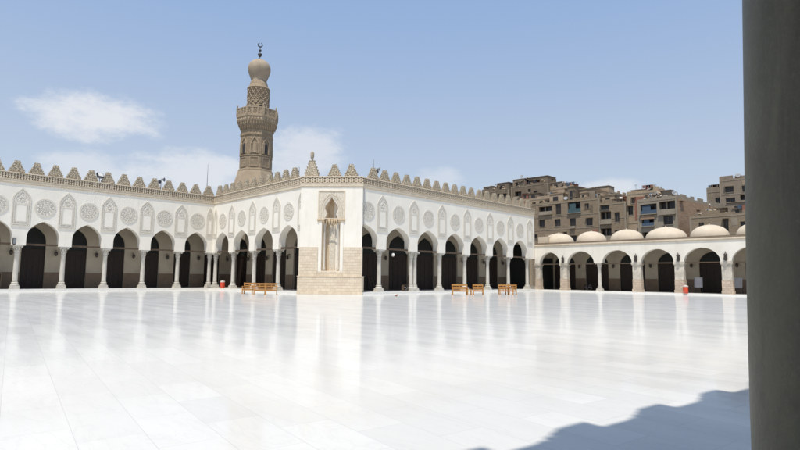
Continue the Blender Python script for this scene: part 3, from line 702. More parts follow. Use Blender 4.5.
# ------------------------------------------------------------------ city houses
def house(name, label, x0, y0, w, d, h, mat, front=(), side=(), rz=0., z0=0, group='brown apartment houses behind the domed arcade', top=()):
    """front face looks to -y, side face to +x; openings (a0,a1,z0,z1,kind)"""
    root = empty(name, (x0, y0, z0), rz, label, 'house', group)
    rr = random.Random(int(abs(x0)*31+y0))
    def fill(ops, W):
        ops = list(ops); zf = h-2.0
        while zf > 8.2:
            x = rr.uniform(.6, 1.4)
            while x < W-1.3:
                ww = rr.uniform(.7, 1.15); hh = rr.uniform(.9, 1.4)
                if rr.random() < .62 and not any(o[0]-.45 < x+ww and o[1]+.45 > x and o[2]-.5 < zf+hh and o[3]+.4 > zf for o in ops):
                    ops.append((x, x+ww, zf, min(zf+hh, h-.35), rr.choice(('win','win','shut','ac'))))
                x += ww+rr.uniform(.9, 2.2)
            zf -= 2.95
        return ops
    front = fill(front, w); side = fill(side, d)
    mb = MB(); mats = [mat]
    def face(P, W, ops):
        xs = sorted({0., W}|{o[0] for o in ops}|{o[1] for o in ops}); zs = sorted({0., h}|{o[2] for o in ops}|{o[3] for o in ops})
        for xa, xb in zip(xs[:-1], xs[1:]):
            for za, zb in zip(zs[:-1], zs[1:]):
                xm, zm = (xa+xb)/2, (za+zb)/2
                if any(o[0] < xm < o[1] and o[2] < zm < o[3] for o in ops): continue
                mb.quad(P(xa,0,za), P(xb,0,za), P(xb,0,zb), P(xa,0,zb))
        for (a0, a1, b0, b1, kd) in ops:
            dp = 1.1 if kd.startswith('balc') else .3
            mb.quad(P(a0,0,b0),P(a0,dp,b0),P(a0,dp,b1),P(a0,0,b1)); mb.quad(P(a1,0,b1),P(a1,dp,b1),P(a1,dp,b0),P(a1,0,b0))
            mb.quad(P(a0,0,b1),P(a0,dp,b1),P(a1,dp,b1),P(a1,0,b1)); mb.quad(P(a0,0,b0),P(a1,0,b0),P(a1,dp,b0),P(a0,dp,b0))
    pf = lambda a, dd, z: (a, dd, z)
    ps = lambda a, dd, z: (w-dd, a, z)
    face(pf, w, front); face(ps, d, side)
    mb.quad((0,0,0),(0,0,h),(0,d,h),(0,d,0)); mb.quad((0,d,0),(0,d,h),(w,d,h),(w,d,0)); mb.quad((0,0,h),(w,0,h),(w,d,h),(0,d,h))
    mb.build('wall', mat, root, fix=False)
    # concrete floor slabs and corner posts of the frame, showing in the infill
    sb = MB(); zz = h-.22
    while zz > 7:
        blocked = sorted((o[0], o[1]) for o in front if o[2]-.02 < zz+.16 and o[3] > zz)
        cur = 0.
        for a_, b_ in blocked+[(w, w)]:
            if a_-cur > .1: sb.box(cur, a_, -.045, -.002, zz, zz+.16)
            cur = max(cur, b_)
        blocked = sorted((o[0], o[1]) for o in side if o[2]-.02 < zz+.16 and o[3] > zz); cur = 0.
        for a_, b_ in blocked+[(d, d)]:
            if a_-cur > .1: sb.box(w+.002, w+.045, cur, a_, zz, zz+.16)
            cur = max(cur, b_)
        zz -= 2.95
    sb.box(-.002, .26, -.06, -.003, 0, h); sb.box(w-.26, w+.06, -.06, -.003, 0, h)
    sb.build('concrete_frame', M['slab'], root)
    for P, ops in ((pf, front), (ps, side)):
        for (a0, a1, b0, b1, kd) in ops:
            dp = 1.1 if kd.startswith('balc') else .3
            wb = MB()
            wb.quad(P(a0,dp-.01,b0),P(a1,dp-.01,b0),P(a1,dp-.01,b1),P(a0,dp-.01,b1), mi=1)
            def bx(u0,u1,v0,v1,e0,e1,mi):
                p, q = P(u0,v0,e0), P(u1,v1,e1)
                wb.box(min(p[0],q[0]),max(p[0],q[0]),min(p[1],q[1]),max(p[1],q[1]),min(p[2],q[2]),max(p[2],q[2]),mi)
            if kd.startswith('balc'):
                col = 2
                bx(a0,a1,.02,.1,b0,b0+(b1-b0)*.38,2 if kd != 'balc' else 0)
                bx(a0-.1,a1+.1,-.35,.0,b0-.15,b0,0)
                bx(a0+(a1-a0)*.35,a0+(a1-a0)*.42,.7,.8,b0,b1,0)
                cm = M['teal'] if kd == 'balc_teal' else M['blue'] if kd == 'balc_blue' else M['cityB']
                if kd != 'balc': bx(a0+.3,a0+(a1-a0)*.6,.15,.2,b0+.3,b1-.25,2)
                wb.build('balcony', [M['cityD'], M['glass_dark'], cm], root)
            else:
                t = .07
                bx(a0,a0+t,dp-.08,dp-.02,b0,b1,0); bx(a1-t,a1,dp-.08,dp-.02,b0,b1,0); bx(a0,a1,dp-.08,dp-.02,b1-t,b1,0); bx((a0+a1)/2-t/2,(a0+a1)/2+t/2,dp-.08,dp-.02,b0,b1,0)
                bx(a0-.1,a1+.1,-.08,.1,b0-.1,b0,2)
                if rr.random() < .25: bx(a0-.15,a1+.15,-.45,-.05,b1+.06,b1+.1,2)
                if kd == 'shut': bx(a0+t,(a0+a1)/2,dp-.12,dp-.08,b0+t,b1-t,0)
                if kd == 'ac': bx(a0+.1,a1-.1,-.45,-.1,b0-.55,b0-.12,2)
                wb.build('window', [M['wframe'], M['glass_dark'], M['cityD']], root)
    patches(root, w, h, front, int(abs(x0)*7)+3, 4+int(w/3))
    clutter(root, w, d, h, int(abs(x0)*13)+1, 4+int(w/1.6))
    # roof edge and huts
    rb = MB(); rng = random.Random(int(abs(x0)*17))
    x = 0
    while x < w-.3:
        ww = rng.uniform(.9, 2.6); ww = min(ww, w-x); hh = rng.choice((.25,.45,.6,.9,.3))
        rb.box(x, x+ww-.01, .01, .26, h, h+hh); x += ww
    y = .3
    while y < d-.3:
        ww = min(rng.uniform(.9, 2.4), d-y); rb.box(w-.26, w-.01, y, y+ww-.01, h, h+rng.choice((.25,.5,.8,.35))); y += ww
    rb.build('parapet', mat, root)
    for (a0, a1, e0, e1, hh, mt) in top:
        tb = MB(); tb.box(a0, a1, e0, e1, h, h+hh, 0); tb.box(a0-.12, a1+.12, e0-.15, e1+.1, h+hh, h+hh+.12, 0)
        tb.quad((a0+.25*(a1-a0), e0-.01, h+.3),(a0+.62*(a1-a0), e0-.01, h+.3),(a0+.62*(a1-a0), e0-.01, h+hh*.72),(a0+.25*(a1-a0), e0-.01, h+hh*.72), mi=1)
        tb.build('roof_hut', [mt, M['glass_dark']], root)
    return root
def clutter(root, w, d, h, seed, n=9, big=1.):
    rng = random.Random(seed); mats = [M[k] for k in ('cityB','cityC','cityE','tanbrick','redbrick','cityD','slab')]
    for i in range(n):
        x = rng.uniform(.2, w-1.6); y = rng.uniform(.4, min(d-2, 5)); k = rng.random()
        if k < .5:
            ww, dd, hh = rng.uniform(.9, 2.6)*big, rng.uniform(1, 2.2), rng.uniform(.7, 2.0)*big
            tb = MB(); tb.box(x, x+ww, y, y+dd, h, h+hh, 0); tb.box(x-.1, x+ww+rng.uniform(.0,.4), y-.25, y+dd, h+hh, h+hh+.08, 2)
            if rng.random() < .7: a = x+ww*rng.uniform(.15,.5); tb.box(a, a+ww*.35, y-.02, y+.05, h+hh*.3, h+hh*.8, 1)
            tb.build('roof_hut', [rng.choice(mats), M['glass_dark'], M['shade_and_roof_brown']], root)
        elif k < .68:
            tb = MB(); tb.lathe([(.42,.0),(.45,.05),(.45,.9),(.2,1.05),(.1,1.08)], 14); tb.box(-.5,.5,-.5,.5,-.3,-.001)
            tb.build('water_tank', rng.choice([M['greymetal'], M['blue'], M['white']]), root, (x+.5, y+.5, h+.5))
        elif k < .86:
            tb = MB(); hh = rng.uniform(1.2, 2.6); tb.tube((0,0,0),(0,0,hh),.03,5)
            for q in range(3): tb.tube((-.35+.06*q,0,hh-.12*q),(.35-.06*q,0,hh-.12*q),.018,4)
            tb.build('antenna', M['metal'], root, (x, y, h))
        else:
            tb = MB(); L = rng.uniform(1.5, 2.8)
            tb.tube((0,0,0),(0,0,1.5),.03,5); tb.tube((L,0,0),(L,0,1.5),.03,5); tb.tube((0,0,1.45),(L,0,1.45),.012,4)
            xx = .1
            while xx < L-.4: q = rng.uniform(.25,.5); tb.box(xx, xx+q, -.01, .01, 1.45-rng.uniform(.5,.9), 1.45, rng.choice((1,2,3))); xx += q+.07
            tb.build('washing_line', [M['metal'], M['rubble'], M['redbrick'], M['blue']], root, (x, .35, h))
def patches(root, w, h, ops, seed, n=7):
    rng = random.Random(seed)
    for i in range(n*3):
        ww, hh = rng.uniform(.7, 2.4), rng.uniform(.6, 2.0); x = rng.uniform(.3, max(.4, w-ww-.3)); z = rng.uniform(9, h-hh)
        if any(o[0]-.1 < x+ww and o[1]+.1 > x and o[2]-.25 < z+hh and o[3]+.1 > z for o in ops): continue
        tb = MB(); tb.box(x, x+ww, -.016, -.001, z, z+hh)
        tb.build('wall_patch', M[rng.choice(('cityC','tanbrick','redbrick','cityB','cityE','brickA','cityD'))], root)
        ops = list(ops)+[(x, x+ww, z, z+hh)]; n -= 1
        if n <= 0: break
def rubble(root, a0, a1, e0, e1, z, n, hgt, mat='rubble', seed=1):
    rng = random.Random(seed); mb = MB()
    for i in range(n):
        s = rng.uniform(.12, .42); x = rng.uniform(a0, a1); y = rng.uniform(e0, e1); t = 1-abs((x-a0)/(a1-a0)*2-1)**2
        zz = z+rng.uniform(0, hgt)*t
        mt = Matrix.Translation((x, y, zz)) @ Matrix.Rotation(rng.uniform(0, 3), 4, Vector((rng.random(), rng.random(), rng.random()+.1)).normalized())
        mb.box(-s, s, -s*.7, s*.7, -s*.35, s*.35, rng.choice((0,0,1,2)), mt)
    mb.build('roof_debris', [M[mat], M['cityC'], M['cityE']], root)
def dish(root, x, y, z, az=0.3):
    mb = MB(); mb.tube((0,0,0),(0,0,.7),.04,6)
    n0 = len(mb.v); mb.lathe([(.02,0),(.3,.05),(.5,.15),(.5,.17),(.3,.08),(.02,.03)], 14, cap=False)
    mt = Matrix.Translation((0,0,.85)) @ Matrix.Rotation(az, 4, 'Z') @ Matrix.Rotation(1.0, 4, 'X'); mb.v[n0:] = [tuple(mt @ Vector(p)) for p in mb.v[n0:]]
    mb.build('satellite_dish', M['greymetal'], root, (x, y, z), fix=False)

# A: broad rendered block left of centre
A_ = house('apartment_house', 'wide brown rendered block with a row of small square windows and teal curtained balcony', -64.2, 108, 16.4, 12, 18.6, M['brickA'],
  front=[(2.2,3.5,13.4,15.0,'win'),(6.0,7.4,13.3,14.9,'win'),(9.6,11.0,13.1,14.8,'ac'),(13.4,14.8,13.0,14.6,'win'),
         (2.4,3.5,9.4,10.8,'win'),(6.1,7.4,9.4,10.6,'shut'),(9.4,11.1,9.1,11.0,'ac'),(13.3,14.7,9.4,10.9,'win'),
         (2.1,5.4,16.2,18.0,'balc'),(6.3,7.6,15.9,18.3,'win'),(9.2,12.2,16.0,18.4,'balc_teal')],
  top=[(4.2,7.6,1.2,5,2.2,M['cityC']),(9.0,10.8,.6,4,3.3,M['cityE']),(11.2,14.6,1.8,6,2.6,M['cityB']),(12.0,13.4,.4,1.4,1.6,M['cityC']),(14.7,16.2,2.2,5,1.9,M['cityC'])])
rubble(A_, .5, 16, 1, 8, 18.8, 60, .7, seed=3)
# A2 house behind
house('apartment_house', 'tan setback house rising just behind the white arcade end, left of the dark roof hut', -63.5, 122, 12, 10, 22.2, M['cityC'],
  front=[(1.2,2.4,19.4,21.0,'win'),(5.0,6.6,19.2,21.2,'win'),(8.4,9.6,19.4,20.8,'shut')], top=[(.4,4.4,.5,4,2.0,M['cityE']),(7.5,11.5,.8,4,1.5,M['cityB'])])
# B: column with open balconies
house('apartment_house', 'narrow brown house with stacked open balconies, right of the wide rendered block', -47.75, 107.4, 5.6, 10, 17.2, M['brickA'],
  front=[(.35,2.6,13.1,15.6,'balc'),(.35,2.6,9.6,12.1,'balc'),(3.3,4.3,13.3,15.3,'win'),(3.3,4.3,10.0,11.6,'win'),(.5,2.2,16.0,16.9,'win')], top=[(.2,2.8,1.5,5,2.0,M['cityC']),(3.2,5.4,2.4,5,1.5,M['redbrick'])])
# C: house with red brick panel
C_ = house('apartment_house', 'sand coloured house with an exposed red brick panel and flat broken roof', -42.1, 108, 6.2, 12, 18.9, M['cityC'],
  front=[(.2,1.2,14.6,16.4,'win'),(2.0,4.1,11.9,12.9,'balc'),(2.2,4.2,9.8,11.2,'balc'),(4.9,5.7,15.4,16.8,'shut'),(4.8,5.8,12.0,13.4,'win')], top=[(.2,3.6,2.0,6,.9,M['cityB'])])
mb = MB(); mb.box(1.55, 4.35, -.06, -.004, 13.5, 18.1); mb.build('brick_panel', M['redbrick'], C_)
mb = MB(); mb.lathe([(.25,0),(.35,.4)], 8); mb2 = MB(); rng = random.Random(5)
for i in range(240):
    a, e, r_ = rng.uniform(0,6.28), rng.uniform(-.6,1.4), rng.uniform(.3,.95); p = Vector((math.cos(a)*math.cos(e)*r_, math.sin(a)*math.cos(e)*r_, .9+math.sin(e)*r_*.6))
    u = Vector((rng.uniform(-1,1),rng.uniform(-1,1),rng.uniform(-1,1))).normalized()*.13; w_ = u.orthogonal().normalized()*.08
    mb2.quad(p-u, p+w_, p+u, p-w_)
bush = empty('roof_bush', (-38.1, 110.2, 19.0+.9*0), 0, 'small dark green bush growing on the flat roof right of centre', 'bush')
mb.build('pot', M['redbrick'], bush); mb2.build('foliage', M['green'], bush, fix=False)
# D: concrete balconies, blue arch, rubble roof
D_ = house('apartment_house', 'concrete house with wide balconies, blue arched window and pale rubble heaped on its roof', -36.9, 99.6, 7.0, 22, 16.0, M['cityD'],
  front=[(.5,3.5,13.5,15.3,'balc_blue'),(3.9,6.7,13.2,15.5,'balc'),(.7,2.9,11.3,12.9,'balc_blue'),(4.6,6.2,11.3,12.9,'win'),(.7,2.6,8.6,10.2,'balc'),(4.4,6.0,8.4,10.0,'win')],
  side=[(3,4.2,13,14.6,'win'),(8,9.3,12.6,14.4,'win'),(14,15.2,13,14.6,'shut'),(18,19.3,12.6,14.2,'win')], rz=math.radians(-6))
rubble(D_, .2, 5.6, .6, 6, 16.0, 150, 1.7, seed=11); rubble(D_, .4, 6.8, 8, 20, 16.1, 120, .8, seed=12)
mb = MB(); n = 14
mb.prism([(1.8+1.35*math.cos(PI*j/n), 12.55+.75*math.sin(PI*j/n)) for j in range(n+1)], -.18, -.005); mb.build('arch_awning', M['tanbrick'], D_)
mb = MB(); mb.box(6.99, 7.06, .3, 21.8, 2, 15.8); o = mb.build('side_cladding', M['tanbrick'], D_)
# E: tall distant house
E_ = house('apartment_house', 'tall grey brown block standing apart beside the near column, several rows of windows', -29.4, 125, 14, 12, 22.4, M['cityB'],
  front=[(1.0,2.5,19.8,21.0,'win'),(4.0,5.6,19.6,20.9,'win'),(1.0,2.7,17.3,18.6,'win'),(3.6,6.4,17.3,19.0,'balc'),(.3,4.0,15.2,16.4,'balc'),(4.4,6.6,14.4,16.0,'win'),(8.2,9.6,19.6,20.9,'win'),(8.2,9.6,17.2,18.6,'win')], rz=0)
house('apartment_house', 'lower grey stair wing attached left of the tall block beside the near column', -32.4, 127, 2.95, 9, 20.6, M['cityB'], front=[(1.6,2.6,17.6,19.2,'win')])
# G: low walls in front of E
G_ = house('apartment_house', 'low rubble topped wall and house behind the rightmost domes', -27.2, 96, 14, 8, 12.0, M['brickA'],
  front=[(4.9,5.6,8.6,11.4,'win'),(7.2,8.5,9.4,10.8,'win')], top=[(5.4,9.0,1,4,2.0,M['cityB'])])
rubble(G_, .5, 5.2, .5, 3, 12.1, 130, .9, seed=21)
# H behind, filling between D and C etc.
# F: dark cluster behind the right wing's merlons
F_ = house('apartment_house', 'ramshackle dark brown house rising behind the far merlons of the white arcade', -94.0, 130, 9.5, 9, 27.4, M['cityE'],
  top=[(5.2,9.2,.6,5,2.2,M['cityE']),(.4,3.8,.3,4,1.6,M['cityB'])])
F2 = house('apartment_house', 'dark jumbled house with a long black roofline, highest of the roofs behind the merlons', -84.3, 131, 12.0, 9, 28.0, M['cityE'],
  front=[(1.3,3.4,24.4,26.6,'balc'),(7.4,8.7,24.6,26.2,'win')], top=[(.4,4.5,.4,5,2.2,M['cityB']),(5.5,11.6,.4,5,2.1,M['cityE'])])
F3 = house('apartment_house', 'sandy brown house above the end corner of the white arcade', -72.4, 132, 6.6, 9, 26.2, M['cityC'],
  front=[(.8,2.2,23.0,25.0,'win'),(3.9,5.4,23.0,24.6,'win')], top=[(.2,3.2,.6,4,1.9,M['cityB'])])
F4 = house('apartment_house', 'low brown house closing the gap behind the wide rendered block', -76.0, 118, 13.0, 8, 21.6, M['cityC'], top=[(5,8,.5,3,1.6,M['cityE'])])
rubble(F_, .3, 9.2, 0, 5, 27.4, 130, 2.2, 'cityC', 31); rubble(F2, .3, 11.6, 0, 5, 28.0, 150, 2.4, 'cityC', 32); rubble(F3, .3, 6.2, .2, 4, 26.2, 70, 2.0, seed=33)
dish(A_, 8.3, 1.0, 18.6); dish(D_, 6.2, 1.2, 16.0, .8); dish(F2, 3.0, 1.0, 30.2); dish(E_, 3.2, 1, 22.4); dish(C_, 3.9, 1, 18.9)

# ------------------------------------------------------------------ benches
def make_bench(L, label, group):
    root = empty('wooden_bench', (0,0,0), 0, label, 'bench', group); D = .52
    mb = MB()
    for k in range(4): mb.box(-L/2, L/2, -D/2+k*.135, -D/2+k*.135+.105, .42, .455)
    mb.box(-L/2+.03, L/2-.03, -D/2+.01, -D/2+.04, .33, .42); mb.box(-L/2+.03, L/2-.03, D/2-.04, D/2-.01, .33, .42)
    mb.build('seat', M['bench'], root)
    mb = MB()
    for (za, zb) in ((.52,.62),(.68,.78),(.86,1.0)): mb.box(-L/2+.04, L/2-.04, D/2-.03, D/2+.01, za, zb)
    mb.box(-.03,.03,D/2-.035,D/2+.012,.46,.96)
    mb.build('backrest', M['bench'], root)
    for sx in (-1, 1):
        for sy in (-1, 1):
            mb = MB(); x = sx*(L/2-.04); y = sy*(D/2-.03)
            mb.box(x-.038, x+.038, y-.038, y+.038, 0, 1.02 if sy > 0 else .66); mb.build('leg', M['bench'], root)
        mb = MB(); x = sx*(L/2-.04); mb.box(x-.045, x+.045, -D/2-.03, D/2-.07, .66, .70); mb.build('armrest', M['bench'], root)
    return root
g1, g2, g3 = ['wooden benches standing out in the courtyard']*3
b0 = make_bench(1.0, 'small wooden slatted bench beside the niche pier, rightmost of the three set together', g1)
b15 = make_bench(1.5, 'longest wooden bench, left end of the pair with a low table between them', g2)
def put(src, x, y, deg, label=None):
    o = src
    if label: o = copy_tree(src); o['label'] = label
    o.location = (x, y, 0); o.rotation_euler = (0, 0, math.radians(deg)); return o
# orientation: seats along the direction perpendicular to the view; back toward the camera (+y local away)
put(b0, -40.75, 25.15, 60)
put(b0, -41.2, 24.25, 62, 'small wooden slatted bench, middle one of the three set together beside the niche pier')
put(b0, -43.4, 24.4, 40, 'small wooden slatted bench turned aside, leftmost of the three beside the niche pier')
put(b15, -31.35, 39.75, 48)
put(b0, -30.4, 41.35, 44, 'small wooden bench right of the low wooden table, in front of the right arcade')
put(b0, -29.15, 43.85, 50, 'left bench of the rightmost pair of wooden benches near the domed arcade')
put(b0, -28.75, 44.45, -8, 'right bench of the rightmost pair, turned across its neighbour')
tb = empty('low_table', (-30.9, 40.55, 0), math.radians(45), 'low square wooden table between two benches', 'table')
mb = MB(); mb.box(-.25,.25,-.25,.25,.5,.55); mb.build('tabletop', M['bench'], tb)
for sx in (-1,1):
    for sy in (-1,1):
        mb = MB(); mb.box(sx*.21-.03, sx*.21+.03, sy*.21-.03, sy*.21+.03, 0, .5); mb.build('leg', M['bench'], tb)

# ------------------------------------------------------------------ water coolers (orange, white lid)
def cooler(x, y, z, label, s=1.):
    r_ = empty('water_cooler', (x, y, z), 0, label, 'cooler', 'orange drums with pale lids on the arcade steps')
    mb = MB(); mb.lathe([(.29,0),(.31,.03),(.33,.35),(.33,.62),(.31,.66)], 24); mb.build('barrel', M['orange'], r_)
    mb = MB(); mb.lathe([(.32,.66),(.34,.68),(.34,.76),(.28,.80),(.1,.82)], 24); mb.box(-.1,.1,-.03,.03,.82,.87); mb.build('lid', M['white'], r_)
    mb = MB(); mb.tube((.0,-.33,.12),(.0,-.42,.12),.025,8); mb.build('tap', M['white'], r_)
    r_.scale = (s*.84,s*.84,s*1.12)
cooler(-56.45, 28.5, .2, 'orange drum with pale lid on the step near the inner corner of the white arcade', .92)
cooler(-18.55, 62.75+.2, .16, 'orange drum with pale lid beside a stone pier of the domed arcade', .94)

# ------------------------------------------------------------------ boards on stands in the right arcade
def board(x, y, rz_, label):
    r_ = empty('notice_board', (x, y, .16), rz_, label, 'board', 'boards on stands under the domed arcade')
    mt = Matrix.Rotation(-.16, 4, 'X')
    mb = MB(); mb.box(-.42,.42,-.02,.02,.65,1.75,0,mt); mb.build('panel', M['board'], r_)
    for sx in (-1,1):
        mb = MB(); mb.tube((sx*.36,.02,1.7),(sx*.36,-.2,0),.02,6); mb.build('leg', M['metal'], r_)
        mb = MB(); mb.tube((sx*.3,.3,1.6),(sx*.3,.7,0),.02,6); mb.build('leg', M['metal'], r_)
board(-17.9, 65.2, .2, 'pale grey board on a stand inside the second domed bay from the near column')
board(-14.2, 65.4, -.1, 'pale grey board on a stand beside the near column, rightmost under the domes')

# ------------------------------------------------------------------ roof and wall fittings
def floodlight(x, y, z, rz_, label):
    r_ = empty('floodlight', (x, y, z), rz_, label, 'floodlight')
    mb = MB(); mb.tube((0,0,0),(0,0,.45),.03,6); mb.box(-.28,.28,-.02,.02,.4,.44); mb.build('bracket', M['metal'], r_)
    mb = MB(); mt = Matrix.Translation((0,-.05,.72)) @ Matrix.Rotation(-.5, 4, 'X'); mb.box(-.3,.3,-.12,.12,-.24,.24,0,mt); mb.box(-.24,.24,-.135,-.121,-.18,.18,1,mt); mb.build('lamp_head', [M['metal'], M['lampglass']], r_)
floodlight(-59.42, 16.13, 11.02, PI/2+.3, 'black floodlight between merlons on the left arcade roof')
def speaker(x, y, z, rz_, label, n=2):
    r_ = empty('loudspeaker', (x, y, z), rz_, label, 'loudspeaker')
    mb = MB(); mb.tube((0,0,0),(0,0,1.3),.035,6); mb.build('pole', M['greymetal'], r_)
    for k in range(n):
        mb = MB(); n0 = 0; mb.lathe([(.05,0),(.08,.12),(.17,.3),(.24,.36)], 12, cap=False)
        mt = Matrix.Translation((0,0,.85+.35*k)) @ Matrix.Rotation(.8*(k*2-1), 4, 'Z') @ Matrix.Rotation(PI/2, 4, 'X'); mb.v = [tuple(mt @ Vector(p)) for p in mb.v]
        mb.build('horn', M['greymetal'], r_, fix=False)
speaker(-59.8, 22.4, 11.02, PI/2, 'grey horn loudspeakers on a short pole on the left arcade roof')
speaker(-37.7, 34.68, 11.02, PI/2, 'dark horn loudspeaker behind merlons right of the niche pier', 2)
def mast(x, y, z, h, label):
    mb = MB(); mb.tube((0,0,0),(0,0,h),.045,6,r2=.025); o = mb.build('mast', M['greymetal'], None, (x,y,z)); tag(o, label, 'mast')
mast(-60.2, 27.9, 11.0, 3.9, 'thin dark mast above the inner corner of the left arcade')
mast(-37.9, 34.45, 11.0, 2.2, 'thin dark mast on the roof beside the loudspeaker right of the niche pier')
speaker(-42.9, 27.95+1.2, 11.02, 0, 'small dark horn loudspeaker between merlons left of the niche pier', 1)
# black box on first left capital
sp = empty('column_speaker', (-59.0, 9.35, 4.3), PI/2, 'small dark loudspeaker on top of a column of the left arcade', 'loudspeaker')
mb = MB(); mb.box(-.12,.12,-.16,.1,.0,.62); mb.lathe([(.03,-.05),(.06,0)], 8); mb.build('cabinet', M['bronze'], sp); mb = MB(); mb.box(-.09,.09,-.175,-.162,.06,.55); mb.build('grille', M['greymetal'], sp)
# cable down the wall right of the pier
mb = MB(); mb.tube((0,0,0),(0,.02,-5.2),.014,6); o = mb.build('cable', M['greymetal'], None, (-37.17, 32.62, 11.0)); tag(o, 'thin cable hanging down the white wall just right of the niche pier', 'cable')
# lit hanging lamp
lamp = empty('hanging_lamp', (-37.6, 36.95, 4.25), 0, 'white glass globe lamp hanging from the beam in the second arch right of the pier', 'lamp')
mb = MB(); mb.tube((0,0,0),(0,0,-.22),.012,6); mb.build('rod', M['bronze'], lamp)
mb = MB(); mb.lathe([(.03,-.22),(.12,-.27),(.18,-.38),(.17,-.48),(.09,-.56),(.02,-.58)], 14); mb.build('globe', M['lampglass'], lamp)
# wooden cabinet far left, shoe rack, small floor object
cab = empty('wooden_cabinet', (-61.2, 8.0, .2), PI/2, 'dark wooden cabinet standing inside the leftmost arch', 'cabinet')
mb = MB(); mb.box(-.9,.9,-.3,.3,.08,1.5); mb.box(-.95,.95,-.34,.34,1.5,1.58); mb.build('case', M['dado'], cab)
for s in (-1,1):
    mb = MB(); x0, x1 = sorted((s*.04, s*.84)); mb.box(x0,x1,-.33,-.3,.16,1.42); mb.build('door', M['wood_dark'], cab)
sr = empty('shoe_rack', (-37.7, 39.0, .2), PI/2, 'low dark shoe rack with shoes beside the double columns of the right arcade', 'rack')
mb = MB()
for z in (.1,.35,.6): mb.box(-.5,.5,-.15,.15,z,z+.03)
for s in (-1,1): mb.box(s*.5-.02,s*.5+.02,-.16,.16,0,.64)
mb.build('shelf', M['beam'], sr)
mb = MB(); rng = random.Random(2)
for z in (.13,.38,.63):
    for k in range(6):
        x = -.42+k*.16; mb.box(x, x+.09, -.13, .12, z, z+rng.uniform(.06,.1), rng.choice((0,1)))
mb.build('shoes', [M['wood_dark'], M['greymetal']], sr)
r2_ = copy_tree(sr); r2_.location = (-31.2, 66.4, .16); r2_.rotation_euler = (0,0,0); r2_['label'] = 'low dark shoe rack deep inside the domed arcade, left of its only round column'
# leaning ladder-like frame in the second right arch
ld = empty('leaning_ladder', (-41.6, 37.6, .2), PI/2, 'wooden ladder leaning against the dark screen in the second arch right of the pier', 'ladder')
mb = MB()
for s in (-1,1): mb.tube((s*.25,-.6,0),(s*.22,.7,2.6),.035,6)
for k in range(7): t = (k+.5)/7; mb.tube((-.25,-.6+1.3*t,2.6*t),(.25,-.6+1.3*t,2.6*t),.022,6)
mb.build('frame', M['beam'], ld)
# pigeon standing on the floor
pg = MB(); 
def skinbody():
    me = bpy.data.meshes.new('pigeon'); 
    mb = MB(); 
    prof = [(0.0,-.17),(.02,-.16),(.035,-.12),(.06,-.05),(.07,.02),(.055,.08),(.035,.11),(.035,.14),(.03,.17),(.0,.19)]
    n = 10; 
    for i,(r,t) in enumerate(prof):
        for k in range(n):
            a = 2*PI*k/n; zc = .13+ (0 if t < .05 else (t-.05)*.9)
            mb.v.append((t, r*math.cos(a), zc+r*math.sin(a)))
    for i in range(len(prof)-1):
        for k in range(n):
            mb.f.append((i*n+k,i*n+(k+1)%n,(i+1)*n+(k+1)%n,(i+1)*n+k)); mb.m.append(0); mb.smooth.append(True)
    mb.tube((0,.025,.08),(.0,.025,0),.006,5); mb.tube((0,-.025,.08),(0,-.025,0),.006,5); mb.tube((.18,0,.25),(.215,0,.24),.008,5,r2=.002)
    return mb
o = skinbody().build('pigeon', M['redbrick'], None, (-31.0, 30.9, 0), 1.0, fix=False); tag(o, 'small reddish pigeon on the marble in front of the niche pier, right side', 'bird')

# ------------------------------------------------------------------ sun, sky, camera
shadow = Vector((-2.25, 4.0, -12.2))      # direction the light travels
sun_dir = -shadow.normalized()
el = math.asin(sun_dir.z)
ld_ = bpy.data.lights.new('sun', 'SUN'); ld_.energy = 4.3; ld_.angle = math.radians(.53); ld_.color = (1, .935, .83)
so = bpy.data.objects.new('sun', ld_); C.objects.link(so); so.rotation_euler = shadow.to_track_quat('-Z', 'Y').to_euler()
w = bpy.data.worlds.new('World'); sc.world = w; w.use_nodes = True; nt = w.node_tree
bg = nt.nodes['Background']
sky = nt.nodes.new('ShaderNodeTexSky'); sky.sky_type = 'NISHITA'; sky.sun_disc = False
sky.sun_elevation = el; sky.sun_rotation = math.atan2(sun_dir.x, sun_dir.y)
sky.air_density = 1.0; sky.dust_density = 1.2; sky.ozone_density = 1.0; sky.altitude = 50
tc = nt.nodes.new('ShaderNodeTexCoord')
D = tc.outputs['Generated']
def vdot(vec):
    n = N(nt, 'ShaderNodeVectorMath', operation='DOT_PRODUCT'); nt.links.new(D, n.inputs[0]); n.inputs[1].default_value = vec; return n.outputs['Value']
def mth(op, a, b=None, c=None):
    n = N(nt, 'ShaderNodeMath', operation=op)
    for i, v_ in enumerate((a, b, c)):
        if v_ is None: continue
        if isinstance(v_, (int, float)): n.inputs[i].default_value = v_
        else: nt.links.new(v_, n.inputs[i])
    return n.outputs[0]
mp = nt.nodes.new('ShaderNodeMapping'); mp.inputs['Scale'].default_value = (1,1,2.2); nt.links.new(D, mp.inputs[0])
cn = noise(nt, mp.outputs[0], 11., 11, .68)
total = None
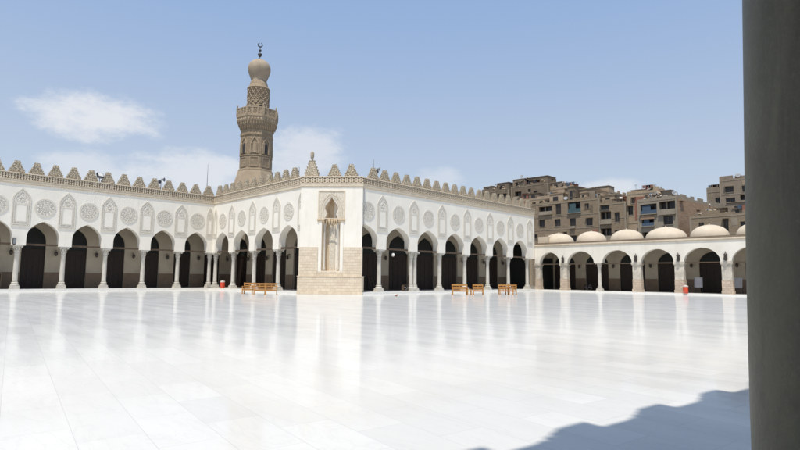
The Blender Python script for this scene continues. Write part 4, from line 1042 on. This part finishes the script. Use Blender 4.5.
for (dx,dy,dz), hw, hh, amp in (((-.937,.242,.253),.12,.046,.95), ((-.900,.395,.180),.14,.045,.8), ((-.803,.55,.225),.10,.06,.7), ((-.955,.235,.165),.07,.04,.6),
                       ((-.39,.906,.158),.07,.026,.62), ((-.644,.742,.187),.06,.025,.45), ((.9,.3,.3),.3,.08,.8), ((.2,-.9,.4),.3,.1,.8)):
    l = math.hypot(dx, dy); tv = (-dy/l, dx/l, 0); 
    t0 = mth('SUBTRACT', vdot(tv), tv[0]*dx+tv[1]*dy); t0 = mth('DIVIDE', t0, hw)
    u0 = mth('SUBTRACT', vdot((0,0,1)), dz); u0 = mth('DIVIDE', u0, hh)
    fw = mth('GREATER_THAN', vdot((dx,dy,dz)), .5)
    r2 = mth('ADD', mth('MULTIPLY', t0, t0), mth('MULTIPLY', u0, u0))
    v_ = mth('SUBTRACT', mth('ADD', mth('MULTIPLY', cn, 2.4), -.40), r2)       # ~ 0.75 +- minus r2
    n = nt.nodes.new('ShaderNodeMapRange'); n.interpolation_type = 'SMOOTHSTEP'; n.inputs[1].default_value = -.15; n.inputs[2].default_value = .75; n.inputs[4].default_value = amp
    nt.links.new(v_, n.inputs[0]); v_ = mth('MULTIPLY', n.outputs[0], fw)
    total = v_ if total is None else mth('MAXIMUM', total, v_)
white = (5.5, 5.6, 5.8)
skyc = sky.outputs[0]
hz = nt.nodes.new('ShaderNodeMapRange'); hz.interpolation_type = 'SMOOTHSTEP'; hz.inputs[1].default_value = .0; hz.inputs[2].default_value = .62
nt.links.new(vdot((0,0,1)), hz.inputs[0])
grad = mixc(nt, hz.outputs[0], (4.0, 4.4, 4.95), (1.9, 3.0, 5.0))
c0 = mixc(nt, .8, skyc, grad)
c1 = mixc(nt, mth('MULTIPLY', total, .88), c0, white)
nt.links.new(c1, bg.inputs['Color']); bg.inputs['Strength'].default_value = .15

cam = bpy.data.cameras.new('camera'); co = bpy.data.objects.new('camera', cam); C.objects.link(co); sc.camera = co
cam.sensor_width = 36; cam.lens = 526.915/800*36; cam.clip_end = 3000; cam.clip_start = .05
co.matrix_world = Matrix.Translation((0,0,1.6244)) @ Matrix.Rotation(.7813, 4, 'Z') @ Matrix.Rotation(PI/2+.0988, 4, 'X') @ Matrix.Rotation(.009, 4, 'Z')
sc.view_settings.view_transform = 'Standard'; sc.view_settings.look = 'None'; sc.view_settings.exposure = 0.0; sc.view_settings.gamma = 1
sc.view_settings.use_curve_mapping = False
sc.render.engine = 'CYCLES'
sc.cycles.max_bounces = 8; sc.cycles.diffuse_bounces = 5
